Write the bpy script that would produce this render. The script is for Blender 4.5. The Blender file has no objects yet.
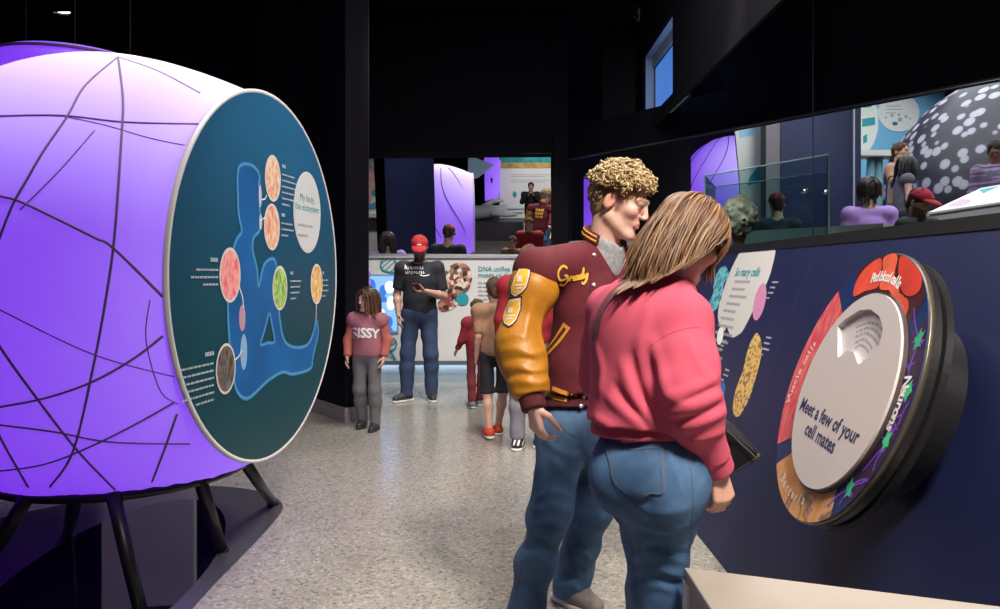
import bpy, bmesh, math, random
import numpy as np
from mathutils import Vector, Matrix
from mathutils.bvhtree import BVHTree
from mathutils.geometry import tessellate_polygon
random.seed(7)
RNG = np.random.default_rng(7)
SC = bpy.context.scene
COL = SC.collection
PI = math.pi
F = 750.0; CX = 500.0; HY = 276.0; CZ = 1.35
CAM = np.array([0, 0, CZ])

def V(*a): return np.array(a, float)
def P(u, v, D): return V((u - CX) / F * D, D, CZ + (HY - v) / F * D)
def ray(u, v): return V((u - CX) / F, 1.0, (HY - v) / F)
def nrm(a):
    a = np.asarray(a, float); return a / np.linalg.norm(a)

# ------------------------------------------------------------------ materials
def mat(name, col, rough=.6, metal=0., var=.0, scale=30., bump=0., bscale=200., col2=None, spec=.5, coat=0., emit=None, es=0.):
    m = bpy.data.materials.new(name); m.use_nodes = True
    nt = m.node_tree; b = nt.nodes['Principled BSDF']
    b.inputs['Roughness'].default_value = rough; b.inputs['Metallic'].default_value = metal
    b.inputs['Specular IOR Level'].default_value = spec
    b.inputs['Coat Weight'].default_value = coat
    c = tuple(col) + (1,)
    b.inputs['Base Color'].default_value = c
    tc = nt.nodes.new('ShaderNodeTexCoord')
    if var > 0 or col2 is not None:
        n = nt.nodes.new('ShaderNodeTexNoise'); n.inputs['Scale'].default_value = scale; n.inputs['Detail'].default_value = 5
        nt.links.new(tc.outputs['Object'], n.inputs['Vector'])
        r = nt.nodes.new('ShaderNodeValToRGB')
        r.color_ramp.elements[0].position = .3; r.color_ramp.elements[1].position = .7
        lo = col2 if col2 is not None else [x * (1 - var) for x in col]
        hi = col if col2 is not None else [min(1, x * (1 + var)) for x in col]
        r.color_ramp.elements[0].color = tuple(lo) + (1,); r.color_ramp.elements[1].color = tuple(hi) + (1,)
        nt.links.new(n.outputs['Fac'], r.inputs['Fac']); nt.links.new(r.outputs['Color'], b.inputs['Base Color'])
    if bump > 0:
        n2 = nt.nodes.new('ShaderNodeTexNoise'); n2.inputs['Scale'].default_value = bscale; n2.inputs['Detail'].default_value = 3
        nt.links.new(tc.outputs['Object'], n2.inputs['Vector'])
        bp = nt.nodes.new('ShaderNodeBump'); bp.inputs['Strength'].default_value = bump; bp.inputs['Distance'].default_value = .01
        nt.links.new(n2.outputs['Fac'], bp.inputs['Height']); nt.links.new(bp.outputs['Normal'], b.inputs['Normal'])
    if emit is not None:
        b.inputs['Emission Color'].default_value = tuple(emit) + (1,); b.inputs['Emission Strength'].default_value = es
    return m

def ramp_mat(name, stops, tex='noise', scale=20., rough=.5, vec='Object', stretch=(1, 1, 1), es=0., bump=0.):
    """material whose base colour is a printed / natural pattern through a colour ramp"""
    m = bpy.data.materials.new(name); m.use_nodes = True
    nt = m.node_tree; b = nt.nodes['Principled BSDF']; b.inputs['Roughness'].default_value = rough
    tc = nt.nodes.new('ShaderNodeTexCoord'); mp = nt.nodes.new('ShaderNodeMapping')
    mp.inputs['Scale'].default_value = stretch
    nt.links.new(tc.outputs[vec], mp.inputs['Vector'])
    if tex == 'noise':
        t = nt.nodes.new('ShaderNodeTexNoise'); t.inputs['Scale'].default_value = scale; t.inputs['Detail'].default_value = 4; o = t.outputs['Fac']
    elif tex == 'voronoi':
        t = nt.nodes.new('ShaderNodeTexVoronoi'); t.inputs['Scale'].default_value = scale; o = t.outputs['Distance']
    elif tex == 'cells':
        t = nt.nodes.new('ShaderNodeTexVoronoi'); t.inputs['Scale'].default_value = scale
        sp = nt.nodes.new('ShaderNodeSeparateColor'); nt.links.new(t.outputs['Color'], sp.inputs['Color']); o = sp.outputs['Red']
    else:
        t = nt.nodes.new('ShaderNodeSeparateXYZ'); o = t.outputs['Z']
    nt.links.new(mp.outputs['Vector'], t.inputs['Vector'])
    r = nt.nodes.new('ShaderNodeValToRGB'); cr = r.color_ramp
    if tex == 'cells': cr.interpolation = 'CONSTANT'
    while len(cr.elements) < len(stops): cr.elements.new(.5)
    for e, (p, c) in zip(cr.elements, stops): e.position = p; e.color = tuple(c) + (1,)
    nt.links.new(o, r.inputs['Fac']); nt.links.new(r.outputs['Color'], b.inputs['Base Color'])
    if es > 0:
        nt.links.new(r.outputs['Color'], b.inputs['Emission Color']); b.inputs['Emission Strength'].default_value = es
    if bump > 0:
        bp = nt.nodes.new('ShaderNodeBump'); bp.inputs['Strength'].default_value = bump; bp.inputs['Distance'].default_value = .02
        nt.links.new(o, bp.inputs['Height']); nt.links.new(bp.outputs['Normal'], b.inputs['Normal'])
    return m

def attr_mat(name, rough=.5, bump=.0, bscale=150, sss=0.):
    m = bpy.data.materials.new(name); m.use_nodes = True
    nt = m.node_tree; b = nt.nodes['Principled BSDF']; b.inputs['Roughness'].default_value = rough
    a = nt.nodes.new('ShaderNodeAttribute'); a.attribute_name = 'pigment'
    nt.links.new(a.outputs['Color'], b.inputs['Base Color'])
    if bump > 0:
        tc = nt.nodes.new('ShaderNodeTexCoord'); n2 = nt.nodes.new('ShaderNodeTexNoise'); n2.inputs['Scale'].default_value = bscale
        nt.links.new(tc.outputs['Object'], n2.inputs['Vector'])
        bp = nt.nodes.new('ShaderNodeBump'); bp.inputs['Strength'].default_value = bump; bp.inputs['Distance'].default_value = .005
        nt.links.new(n2.outputs['Fac'], bp.inputs['Height']); nt.links.new(bp.outputs['Normal'], b.inputs['Normal'])
    return m

# ------------------------------------------------------------------ objects
def tag(o, label=None, cat=None, group=None, kind=None):
    if label: o['label'] = label
    if cat: o['category'] = cat
    if group: o['group'] = group
    if kind: o['kind'] = kind
    return o

def link(name, me, m=None, parent=None, base=None, smooth=False):
    """me is authored in world coordinates; root objects get their origin at base, children share the root's frame"""
    if m is not None:
        for x in (m if isinstance(m, (list, tuple)) else [m]): me.materials.append(x)
    o = bpy.data.objects.new(name, me); COL.objects.link(o)
    if parent is not None:
        base = V(*parent['_b']); o.parent = parent; o['_b'] = list(map(float, base))
        me.transform(Matrix.Translation(Vector(-base)))
    else:
        base = V(0, 0, 0) if base is None else np.asarray(base, float)
        me.transform(Matrix.Translation(Vector(-base))); o.location = Vector(base); o['_b'] = list(map(float, base))
    if smooth:
        me.polygons.foreach_set('use_smooth', [True] * len(me.polygons))
    me.update()
    return o

def empty(name, base, label=None, cat=None, group=None, kind=None):
    o = bpy.data.objects.new(name, None); COL.objects.link(o); o.location = Vector(base); o['_b'] = list(map(float, base))
    o.empty_display_size = .1
    return tag(o, label, cat, group, kind)

def world_bvh(o):
    me = o.data; b = V(*o['_b'])
    vs = [Vector(np.array(v.co) + b) for v in me.vertices]
    return BVHTree.FromPolygons(vs, [tuple(p.vertices) for p in me.polygons])

class G:
    """polygon collector in world coordinates"""
    def __init__(s): s.v = []; s.f = []; s.mi = []; s.cur = 0
    def face(s, pts):
        i = len(s.v); s.v += [tuple(map(float, p)) for p in pts]; s.f.append(tuple(range(i, i + len(pts)))); s.mi.append(s.cur)
    def raw(s, vs, fs):
        i = len(s.v); s.v += [tuple(map(float, p)) for p in vs]
        for f in fs: s.f.append(tuple(i + k for k in f)); s.mi.append(s.cur)
    def box(s, lo, hi, M=None, o=None):
        lo = np.minimum(lo, hi) if True else lo
        x0, y0, z0 = lo; x1, y1, z1 = hi
        vs = [V(x, y, z) for z in (z0, z1) for y in (y0, y1) for x in (x0, x1)]
        if M is not None: vs = [M @ p + (0 if o is None else o) for p in vs]
        s.raw(vs, [(0, 2, 3, 1), (4, 5, 7, 6), (0, 1, 5, 4), (2, 6, 7, 3), (0, 4, 6, 2), (1, 3, 7, 5)])
    def hexa(s, q0, q1):
        """solid between two quads (same winding)"""
        vs = list(q0) + list(q1); n = len(q0)
        fs = [tuple(range(n))[::-1], tuple(range(n, 2 * n))] + [(i, (i + 1) % n, n + (i + 1) % n, n + i) for i in range(n)]
        s.raw(vs, fs)
    def tube(s, pts, r, n=8, caps=True):
        pts = [np.asarray(p, float) for p in pts]
        if np.isscalar(r): r = [r] * len(pts)
        up = None; rings = []
        for i, p in enumerate(pts):
            t = nrm(pts[min(i + 1, len(pts) - 1)] - pts[max(i - 1, 0)] + 1e-9)
            if up is None:
                up = V(0, 0, 1) if abs(t[2]) < .9 else V(1, 0, 0)
            a = nrm(np.cross(t, up)); b = np.cross(a, t); up = b
            rings.append([p + r[i] * (math.cos(q) * a + math.sin(q) * b) for q in np.linspace(0, 2 * PI, n, endpoint=False)])
        vs = [p for R in rings for p in R]; fs = []
        for i in range(len(rings) - 1):
            for k in range(n): fs.append((i * n + k, i * n + (k + 1) % n, (i + 1) * n + (k + 1) % n, (i + 1) * n + k))
        if caps: fs += [tuple(range(n))[::-1], tuple(range((len(rings) - 1) * n, len(rings) * n))]
        s.raw(vs, fs)
    def ribbon(s, pts, nors, w):
        pts = [np.asarray(p, float) for p in pts]; vs = []
        for i, p in enumerate(pts):
            t = nrm(pts[min(i + 1, len(pts) - 1)] - pts[max(i - 1, 0)] + 1e-9)
            a = nrm(np.cross(t, nors[i])); vs += [p - a * w / 2, p + a * w / 2]
        s.raw(vs, [(2 * i, 2 * i + 1, 2 * i + 3, 2 * i + 2) for i in range(len(pts) - 1)])
    def lathe(s, prof, o, ax=(0, 0, 1), n=32, sx=1., xdir=None, caps=True):
        ax = nrm(ax); t = V(1, 0, 0) if abs(ax[0]) < .9 else V(0, 1, 0)
        a = nrm(np.cross(ax, t)) if xdir is None else nrm(xdir); b = np.cross(ax, a); vs = []
        for r, h in prof:
            for q in np.linspace(0, 2 * PI, n, endpoint=False): vs.append(np.asarray(o) + ax * h + r * (math.cos(q) * a * sx + math.sin(q) * b))
        fs = []
        for i in range(len(prof) - 1):
            for k in range(n): fs.append((i * n + k, i * n + (k + 1) % n, (i + 1) * n + (k + 1) % n, (i + 1) * n + k))
        if caps and prof[0][0] > 1e-4: fs.append(tuple(range(n))[::-1])
        if caps and prof[-1][0] > 1e-4: fs.append(tuple(range((len(prof) - 1) * n, len(prof) * n)))
        s.raw(vs, fs)
    def ellipsoid(s, c, R, rad, nu=20, nv=12):
        c = np.asarray(c); R = np.eye(3) if R is None else R; vs = []
        for j in range(nv + 1):
            th = PI * j / nv
            for i in range(nu):
                ph = 2 * PI * i / nu
                vs.append(c + R @ (V(math.sin(th) * math.cos(ph), math.sin(th) * math.sin(ph), math.cos(th)) * rad))
        s.raw(vs, [(j * nu + i, (j + 1) * nu + i, (j + 1) * nu + (i + 1) % nu, j * nu + (i + 1) % nu) for j in range(nv) for i in range(nu)])
    def mesh(s, fix=True):
        me = bpy.data.meshes.new('m'); me.from_pydata(s.v, [], s.f)
        if any(s.mi): me.polygons.foreach_set('material_index', s.mi)
        if fix:
            bm = bmesh.new(); bm.from_mesh(me); bmesh.ops.remove_doubles(bm, verts=bm.verts, dist=1e-6)
            bmesh.ops.recalc_face_normals(bm, faces=bm.faces); bm.to_mesh(me); bm.free()
        me.update(); return me
    def obj(s, name, m, parent=None, base=None, smooth=False, fix=True): return link(name, s.mesh(fix), m, parent, base, smooth)

def text2d(txt, size=1., shear=0., ls=1.0, bold=0., align='CENTER'):
    cu = bpy.data.curves.new('t', 'FONT'); cu.body = txt; cu.size = size; cu.align_x = align; cu.align_y = 'CENTER'
    cu.shear = shear; cu.space_line = ls; cu.offset = bold; cu.resolution_u = 3
    o = bpy.data.objects.new('t', cu); COL.objects.link(o)
    dg = bpy.context.evaluated_depsgraph_get(); dg.update()
    me = bpy.data.meshes.new_from_object(o.evaluated_get(dg))
    vs = [(v.co.x, v.co.y) for v in me.vertices]; fs = [tuple(p.vertices) for p in me.polygons]
    bpy.data.objects.remove(o); bpy.data.curves.remove(cu); bpy.data.meshes.remove(me)
    return np.array(vs).reshape(-1, 2), fs

class Pl:
    """a plane with 2-D axes, on which printed graphics are laid out"""
    def __init__(s, o, X, Y):
        s.o = np.asarray(o, float); s.X = nrm(X); s.Y = nrm(np.asarray(Y) - s.X * np.dot(Y, s.X)); s.n = np.cross(s.X, s.Y)
    def at(s, x, y, z=0.): return s.o + s.X * x + s.Y * y + s.n * z
    def px(s, u, v):
        d = ray(u, v); k = np.dot(s.o - CAM, s.n) / np.dot(d, s.n); p = CAM + d * k - s.o
        return V(np.dot(p, s.X), np.dot(p, s.Y))
    def dist(s, u, v):
        d = ray(u, v); return np.dot(s.o - CAM, s.n) / np.dot(d, s.n)
    def poly(s, g, loops, z):
        """loops: list of 2-D point lists (first outer, others holes)"""
        L = [[Vector((p[0], p[1], 0)) for p in lp] for lp in loops]
        flat = [p for lp in L for p in lp]
        g.raw([s.at(p.x, p.y, z) for p in flat], tessellate_polygon(L))
    def prism(s, g, loops, z0, z1):
        s.poly(g, loops, z1); s.poly(g, loops, z0)
        for lp in loops:
            n = len(lp)
            for i in range(n):
                a, b = lp[i], lp[(i + 1) % n]
                g.face([s.at(a[0], a[1], z0), s.at(b[0], b[1], z0), s.at(b[0], b[1], z1), s.at(a[0], a[1], z1)])
    def stroke(s, g, pts, w, z, closed=False):
        pts = [np.asarray(p, float) for p in pts]; n = len(pts); L = []; R = []
        for i, p in enumerate(pts):
            a = pts[(i - 1) % n] if (closed or i > 0) else p; b = pts[(i + 1) % n] if (closed or i < n - 1) else p
            t = (b - a); t = t / (np.linalg.norm(t) + 1e-9); nn = V(-t[1], t[0])
            L.append(p + nn * w / 2); R.append(p - nn * w / 2)
        for i in range(n if closed else n - 1):
            j = (i + 1) % n
            g.face([s.at(*R[i], z), s.at(*R[j], z), s.at(*L[j], z), s.at(*L[i], z)])
    def text(s, g, txt, c, size, z, ang=0., **k):
        vs, fs = text2d(txt, size, **k); ca, sa = math.cos(ang), math.sin(ang)
        g.raw([s.at(c[0] + x * ca - y * sa, c[1] + x * sa + y * ca, z) for x, y in vs], fs)
    def bars(s, g, c, w, n, dy, h, z, seed=1, left=True):
        """n lines of copy too small to read"""
        rr = random.Random(seed)
        for i in range(n):
            ww = w * rr.uniform(.7, 1.) if i < n - 1 else w * .5
            x0 = c[0] if left else c[0] + w - ww
            x = x0; y = c[1] - i * dy
            while x < x0 + ww:
                l = min(rr.uniform(.04, .12) * w, x0 + ww - x)
                g.face([s.at(x, y, z), s.at(x + l, y, z), s.at(x + l, y + h, z), s.at(x, y + h, z)]); x += l + .02 * w

def circ(c, r, n=48, ry=None, rot=0.):
    ry = r if ry is None else ry; out = []
    for q in np.linspace(0, 2 * PI, n, endpoint=False):
        x, y = r * math.cos(q), ry * math.sin(q)
        out.append(V(c[0] + x * math.cos(rot) - y * math.sin(rot), c[1] + x * math.sin(rot) + y * math.cos(rot)))
    return out

def smoothpts(pts, n=4, closed=False):
    """Catmull-Rom through points"""
    pts = [np.asarray(p, float) for p in pts]; m = len(pts); out = []
    for i in range(m if closed else m - 1):
        g = lambda k: pts[k % m] if closed else pts[min(max(k, 0), m - 1)]
        a, b, c, d = g(i - 1), g(i), g(i + 1), g(i + 2)
        for t in np.linspace(0, 1, n, endpoint=False):
            out.append(.5 * (2 * b + (c - a) * t + (2 * a - 5 * b + 4 * c - d) * t * t + (3 * b - a - 3 * c + d) * t ** 3))
    if not closed: out.append(pts[-1])
    return out

# ------------------------------------------------------------------ implicit-surface modeller
class Sdf:
    def __init__(s, lo, hi, h):
        s.lo = np.asarray(lo, float); s.h = h
        s.n = np.ceil((np.asarray(hi) - s.lo) / h).astype(int) + 1
        s.F = np.full(s.n, 1., np.float32)
        s.ax = [(s.lo[i] + h * np.arange(s.n[i])).astype(np.float32) for i in range(3)]
    def win(s, lo, hi):
        i0 = np.clip(np.floor((np.asarray(lo) - s.lo) / s.h).astype(int), 0, s.n); i1 = np.clip(np.ceil((np.asarray(hi) - s.lo) / s.h).astype(int) + 1, 0, s.n)
        if (i1 <= i0).any(): return None
        sl = tuple(slice(a, b) for a, b in zip(i0, i1))
        return sl, s.ax[0][sl[0]][:, None, None], s.ax[1][sl[1]][None, :, None], s.ax[2][sl[2]][None, None, :]
    def op(s, sl, d, k, op):
        f = s.F[sl]
        if op == 'u':
            h = np.maximum(k - np.abs(f - d), 0) / k; s.F[sl] = np.minimum(f, d) - h * h * k * .25
        else:
            h = np.maximum(k - np.abs(f + d), 0) / k; s.F[sl] = np.maximum(f, -d) + h * h * k * .25
    def cap(s, a, b, r1, r2=None, k=.02, flat=None, op='u'):
        r2 = r1 if r2 is None else r2
        a = np.asarray(a, float); b = np.asarray(b, float); R = max(r1, r2) + k + 3 * s.h + .01
        w = s.win(np.minimum(a, b) - R, np.maximum(a, b) + R)
        if w is None: return
        sl, X, Y, Z = w; X = X - a[0]; Y = Y - a[1]; Z = Z - a[2]; ba = b - a
        if flat is not None:
            fw = nrm(flat[0]); q = (flat[1] - 1); dt = X * fw[0] + Y * fw[1] + Z * fw[2]
            X = X + q * dt * fw[0]; Y = Y + q * dt * fw[1]; Z = Z + q * dt * fw[2]; ba = ba + q * np.dot(ba, fw) * fw
        t = np.clip((X * ba[0] + Y * ba[1] + Z * ba[2]) / max(np.dot(ba, ba), 1e-9), 0, 1)
        d = np.sqrt((X - t * ba[0]) ** 2 + (Y - t * ba[1]) ** 2 + (Z - t * ba[2]) ** 2) - (r1 + t * (r2 - r1))
        s.op(sl, d.astype(np.float32), k, op)
    def chain(s, pts, rs, k=.02, flat=None, op='u'):
        for i in range(len(pts) - 1): s.cap(pts[i], pts[i + 1], rs[i], rs[i + 1], k, flat, op)
    def ell(s, c, rad, R=None, k=.02, op='u'):
        c = np.asarray(c, float); rad = np.asarray(rad, float); R = np.eye(3) if R is None else R
        m = rad.max() + k + 3 * s.h + .01; w = s.win(c - m, c + m)
        if w is None: return
        sl, X, Y, Z = w; X = X - c[0]; Y = Y - c[1]; Z = Z - c[2]; q0 = 0; q1 = 0
        for i in range(3):
            e = R[:, i]; t = X * e[0] + Y * e[1] + Z * e[2]; q0 = q0 + (t / rad[i]) ** 2; q1 = q1 + (t / rad[i] ** 2) ** 2
        q0 = np.sqrt(q0); q1 = np.sqrt(q1) + 1e-6
        s.op(sl, (q0 * (q0 - 1) / q1).astype(np.float32), k, op)
    def plane(s, p, n, k=.004):
        """keep the side the normal points away from"""
        n = nrm(n); X = s.ax[0][:, None, None]; Y = s.ax[1][None, :, None]; Z = s.ax[2][None, None, :]
        d = (X - p[0]) * n[0] + (Y - p[1]) * n[1] + (Z - p[2]) * n[2]
        f = s.F; h = np.maximum(k - np.abs(f - d), 0) / k; s.F = (np.maximum(f, d) + h * h * k * .25).astype(np.float32)
    def wrinkle(s, amp, freq, dirs, seed=0):
        rr = np.random.default_rng(seed); X = s.ax[0][:, None, None]; Y = s.ax[1][None, :, None]; Z = s.ax[2][None, None, :]
        tot = 0
        for d, f, a in dirs:
            d = nrm(d); e = nrm(rr.normal(size=3)); g = nrm(rr.normal(size=3)); ph = rr.uniform(0, 6, 3)
            w1 = np.sin(freq * .37 * (X * e[0] + Y * e[1] + Z * e[2]) + ph[0]); w2 = np.sin(freq * .61 * (X * g[0] + Y * g[1] + Z * g[2]) + ph[1])
            tot = tot + a * np.sin(freq * f * (X * d[0] + Y * d[1] + Z * d[2]) + 1.6 * w1 + 1.1 * w2 + ph[2]) * (.55 + .45 * w2)
        s.F = (s.F + amp * tot).astype(np.float32)
    def ridge(s, pts, w, amps):
        """raise (or sink) the surface along a line of surface points"""
        pts = np.asarray(pts); R = 3 * w; q = s.win(pts.min(0) - R, pts.max(0) + R)
        if q is None: return
        sl, X, Y, Z = q; best = np.zeros(s.F[sl].shape, np.float32)
        for i in range(len(pts) - 1):
            a, b = pts[i], pts[i + 1]; ba = b - a; x = X - a[0]; y = Y - a[1]; z = Z - a[2]
            t = np.clip((x * ba[0] + y * ba[1] + z * ba[2]) / max(np.dot(ba, ba), 1e-9), 0, 1)
            d2 = (x - t * ba[0]) ** 2 + (y - t * ba[1]) ** 2 + (z - t * ba[2]) ** 2
            v = (np.abs(amps[i]) * (1 - t) + np.abs(amps[i + 1]) * t) * np.exp(-d2 / w ** 2); best = np.maximum(best, v)
        s.F[sl] -= (np.sign(amps[1]) * best).astype(np.float32)
    def folds(s, lines):
        """cloth folds given as seen lines: (points, width, height)"""
        vs, q = s.mesh(); b = BVHTree.FromPolygons([Vector(v) for v in vs], [tuple(map(int, f)) for f in q])
        for L, w, amp in lines:
            pts = []
            for p in smoothpts([V(*p) for p in L], 6):
                h = b.ray_cast(Vector(CAM), Vector(nrm(ray(p[0], p[1]))))
                if h[0] is not None: pts.append(np.array(h[0]))
            n = len(pts)
            if n > 2: s.ridge(pts, w, [amp * min(1, 1.5 * math.sin(PI * (i + .3) / n)) for i in range(n)])
    def mesh(s, keep=None):
        Fd = s.F; ins = Fd < 0; n = s.n
        c = np.zeros(n - 1, np.int8)
        offs = [(i, j, k) for i in (0, 1) for j in (0, 1) for k in (0, 1)]
        for i, j, k in offs: c += ins[i:n[0] - 1 + i, j:n[1] - 1 + j, k:n[2] - 1 + k]
        m = (c > 0) & (c < 8); idx = np.argwhere(m); ids = np.full(n - 1, -1, np.int64); ids[m] = np.arange(len(idx))
        acc = np.zeros((len(idx), 3)); cnt = np.zeros(len(idx))
        for a in offs:
            for ax in range(3):
                if a[ax]: continue
                b = list(a); b[ax] = 1
                fa = Fd[tuple((idx + a).T)]; fb = Fd[tuple((idx + b).T)]; cr = (fa < 0) != (fb < 0)
                t = fa[cr] / (fa[cr] - fb[cr]); pos = np.tile(np.array(a, float), (cr.sum(), 1)); pos[:, ax] += t
                acc[cr] += pos; cnt[cr] += 1
        vs = (acc / cnt[:, None] + idx) * s.h + s.lo
        quads = []
        for ax in range(3):
            o1, o2 = (ax + 1) % 3, (ax + 2) % 3
            A = [slice(None)] * 3; B = [slice(None)] * 3; A[ax] = slice(0, n[ax] - 1); B[ax] = slice(1, n[ax])
            for S_ in (A, B): S_[o1] = slice(1, n[o1] - 1); S_[o2] = slice(1, n[o2] - 1)
            s0 = ins[tuple(A)]; s1 = ins[tuple(B)]; e = np.argwhere(s0 != s1)
            if not len(e): continue
            flip = s0[tuple(e.T)]; e = e.copy(); e[:, o1] += 1; e[:, o2] += 1
            def cell(d1, d2):
                q = e.copy(); q[:, o1] += d1; q[:, o2] += d2; return ids[tuple(q.T)]
            q = np.stack([cell(-1, -1), cell(0, -1), cell(0, 0), cell(-1, 0)], 1)
            q[~flip] = q[~flip][:, ::-1]; quads.append(q)
        q = np.concatenate(quads); q = q[(q >= 0).all(1)]
        return vs, q

def npmesh(vs, q):
    me = bpy.data.meshes.new('m'); me.vertices.add(len(vs)); me.vertices.foreach_set('co', np.asarray(vs, np.float32).ravel())
    me.loops.add(len(q) * 4); me.loops.foreach_set('vertex_index', q.astype(np.int32).ravel())
    me.polygons.add(len(q)); me.polygons.foreach_set('loop_start', np.arange(len(q), dtype=np.int32) * 4)
    me.update(calc_edges=True); me.validate(); return me

def largest(vs, q):
    """drop stray islands: keep the biggest connected component"""
    par = np.arange(len(vs))
    e = np.concatenate([q[:, [0, 1]], q[:, [1, 2]], q[:, [2, 3]]])
    for _ in range(200):
        a, b = par[e[:, 0]], par[e[:, 1]]; m = a != b
        if not m.any(): break
        np.minimum.at(par, np.maximum(a, b)[m], np.minimum(a, b)[m])
        while True:
            p2 = par[par]
            if (p2 == par).all(): break
            par = p2
    lab, cnt = np.unique(par, return_counts=True); keep = par == lab[cnt.argmax()]
    mp = np.cumsum(keep) - 1; q = mp[q[keep[q].all(1)]]; return vs[keep], q

def sobj(S, name, m, parent=None, base=None, relax=1, big=False):
    vs, q = S.mesh()
    if big: vs, q = largest(vs, q)
    for _ in range(relax):
        a = np.zeros_like(vs); n = np.zeros(len(vs))
        for i in range(4):
            for j in (1, 3):
                np.add.at(a, q[:, i], vs[q[:, (i + j) % 4]]); np.add.at(n, q[:, i], 1)
        vs = vs * .5 + .5 * a / np.maximum(n, 1)[:, None]
    return link(name, npmesh(vs, q), m, parent, base, smooth=True), vs

def pigment(o, cols):
    a = o.data.color_attributes.new('pigment', 'FLOAT_COLOR', 'POINT')
    a.data.foreach_set('color', np.concatenate([cols, np.ones((len(cols), 1))], 1).astype(np.float32).ravel())

class Dec:
    """lays flat shapes, given as seen from a point, on a curved surface"""
    def __init__(s, objs): s.b = [world_bvh(o) for o in (objs if isinstance(objs, (list, tuple)) else [objs])]
    def hit(s, u, v, off=.002):
        d = Vector(nrm(ray(u, v))); best = None
        for b in s.b:
            h = b.ray_cast(Vector(CAM), d)
            if h[0] is not None and (best is None or h[3] < best[3]): best = h
        if best is None: return None, None
        n = np.array(best[1]); n = n if np.dot(n, d) < 0 else -n
        return np.array(best[0]) + n * off, n
    def text(s, g, txt, c, size, off=.002, ang=0., sx=1., **k):
        vs, fs = text2d(txt, size, **k); ca, sa = math.cos(ang), math.sin(ang); out = []; ok = []
        for x, y in vs:
            x *= sx; p, n = s.hit(c[0] + x * ca + y * sa, c[1] + x * sa - y * ca, off); out.append(p); ok.append(p is not None)
        fs = [f for f in fs if all(ok[i] for i in f)]
        g.raw([V(0, 0, 0) if p is None else p for p in out], fs)
    def poly(s, g, pts, off=.002, sub=1):
        t = tessellate_polygon([[Vector((p[0], p[1], 0)) for p in pts]])
        bm = bmesh.new(); bv = [bm.verts.new((p[0], p[1], 0)) for p in pts]
        for f in t:
            try: bm.faces.new([bv[i] for i in f])
            except ValueError: pass
        for _ in range(sub): bmesh.ops.subdivide_edges(bm, edges=bm.edges, cuts=1, use_grid_fill=True)
        bmesh.ops.triangulate(bm, faces=bm.faces); bm.verts.index_update()
        out = [s.hit(v.co.x, v.co.y, off)[0] for v in bm.verts]
        fs = [tuple(v.index for v in f.verts) for f in bm.faces]; bm.free()
        fs = [f for f in fs if all(out[i] is not None for i in f)]
        g.raw([V(0, 0, 0) if p is None else p for p in out], fs)
    def line(s, g, pts, w, off=.0025, n=6, closed=False):
        seg = smoothpts(pts, n, closed); 
        if closed: seg = seg + [seg[0]]
        hh = [s.hit(p[0], p[1], off) for p in seg]; run = []
        for h in hh + [(None, None)]:
            if h[0] is None:
                if len(run) > 1: g.ribbon([r[0] for r in run], [r[1] for r in run], w)
                run = []
            else: run.append(h)
# ------------------------------------------------------------------ people
def headmat(f):
    f = nrm(f); r = nrm(np.cross(f, V(0, 0, 1))); u = np.cross(r, f); return np.stack([r, f, u], 1)

def head_sdf(S, c, R, s=1., ears=True):
    E = lambda x, y, z: c + R @ (V(x, y, z) * s)
    S.ell(E(0, -.012, .034), V(.073, .094, .083) * s, R, .02)
    S.ell(E(0, .024, -.040), V(.055, .062, .070) * s, R, .03 * s)
    S.cap(E(-.013, .071, -.099), E(.013, .071, -.099), .016 * s, None, .022 * s)
    for q in (-1, 1):
        S.cap(E(q * .05, -.004, -.055), E(q * .024, .058, -.094), .019 * s, .016 * s, .02 * s)
        S.ell(E(q * .040, .058, -.014), V(.021, .022, .021) * s, R, .02 * s)
        S.cap(E(q * .012, .088, .030), E(q * .046, .070, .028), .0095 * s, .008 * s, .012 * s)
        S.ell(E(q * .032, .097, .011), V(.013, .011, .010) * s, R, .012 * s, 's')
    S.cap(E(0, .087, .020), E(0, .1040, -.021), .0080 * s, .0096 * s, .014 * s)
    for q in (-1, 1):
        S.ell(E(q * .0105, .098, -.026), V(.0085, .010, .0075) * s, R, .006 * s)
        S.ell(E(q * .031, .0765, .010), V(.0125, .0125, .0125) * s, R, .002)
        S.cap(E(q * .018, .0865, .0185), E(q * .044, .077, .0165), .0045 * s, .004 * s, .004 * s)
        S.cap(E(q * .019, .0865, .0035), E(q * .043, .077, .0045), .0035 * s, .003 * s, .004 * s)
        if ears:
            er = R @ np.array(Matrix.Rotation(q * .35, 3, 'Z') @ Matrix.Rotation(-.2, 3, 'X'))
            S.ell(E(q * .078, -.014, -.001), V(.009, .019, .032) * s, er, .008 * s)
            S.ell(E(q * .087, -.007, .001), V(.006, .010, .018) * s, er, .006 * s, 's')
    S.chain([E(-.020, .078, -.054), E(0, .0860, -.0510), E(.020, .078, -.054)], [.0040 * s, .0056 * s, .0040 * s], .008 * s)
    S.chain([E(-.018, .078, -.0585), E(0, .0850, -.0612), E(.018, .078, -.0585)], [.0040 * s, .0060 * s, .0040 * s], .008 * s)
    S.chain([E(-.022, .0860, -.0562), E(0, .0930, -.0562), E(.022, .0860, -.0562)], [.0022 * s] * 3, .004, None, 's')

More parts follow.
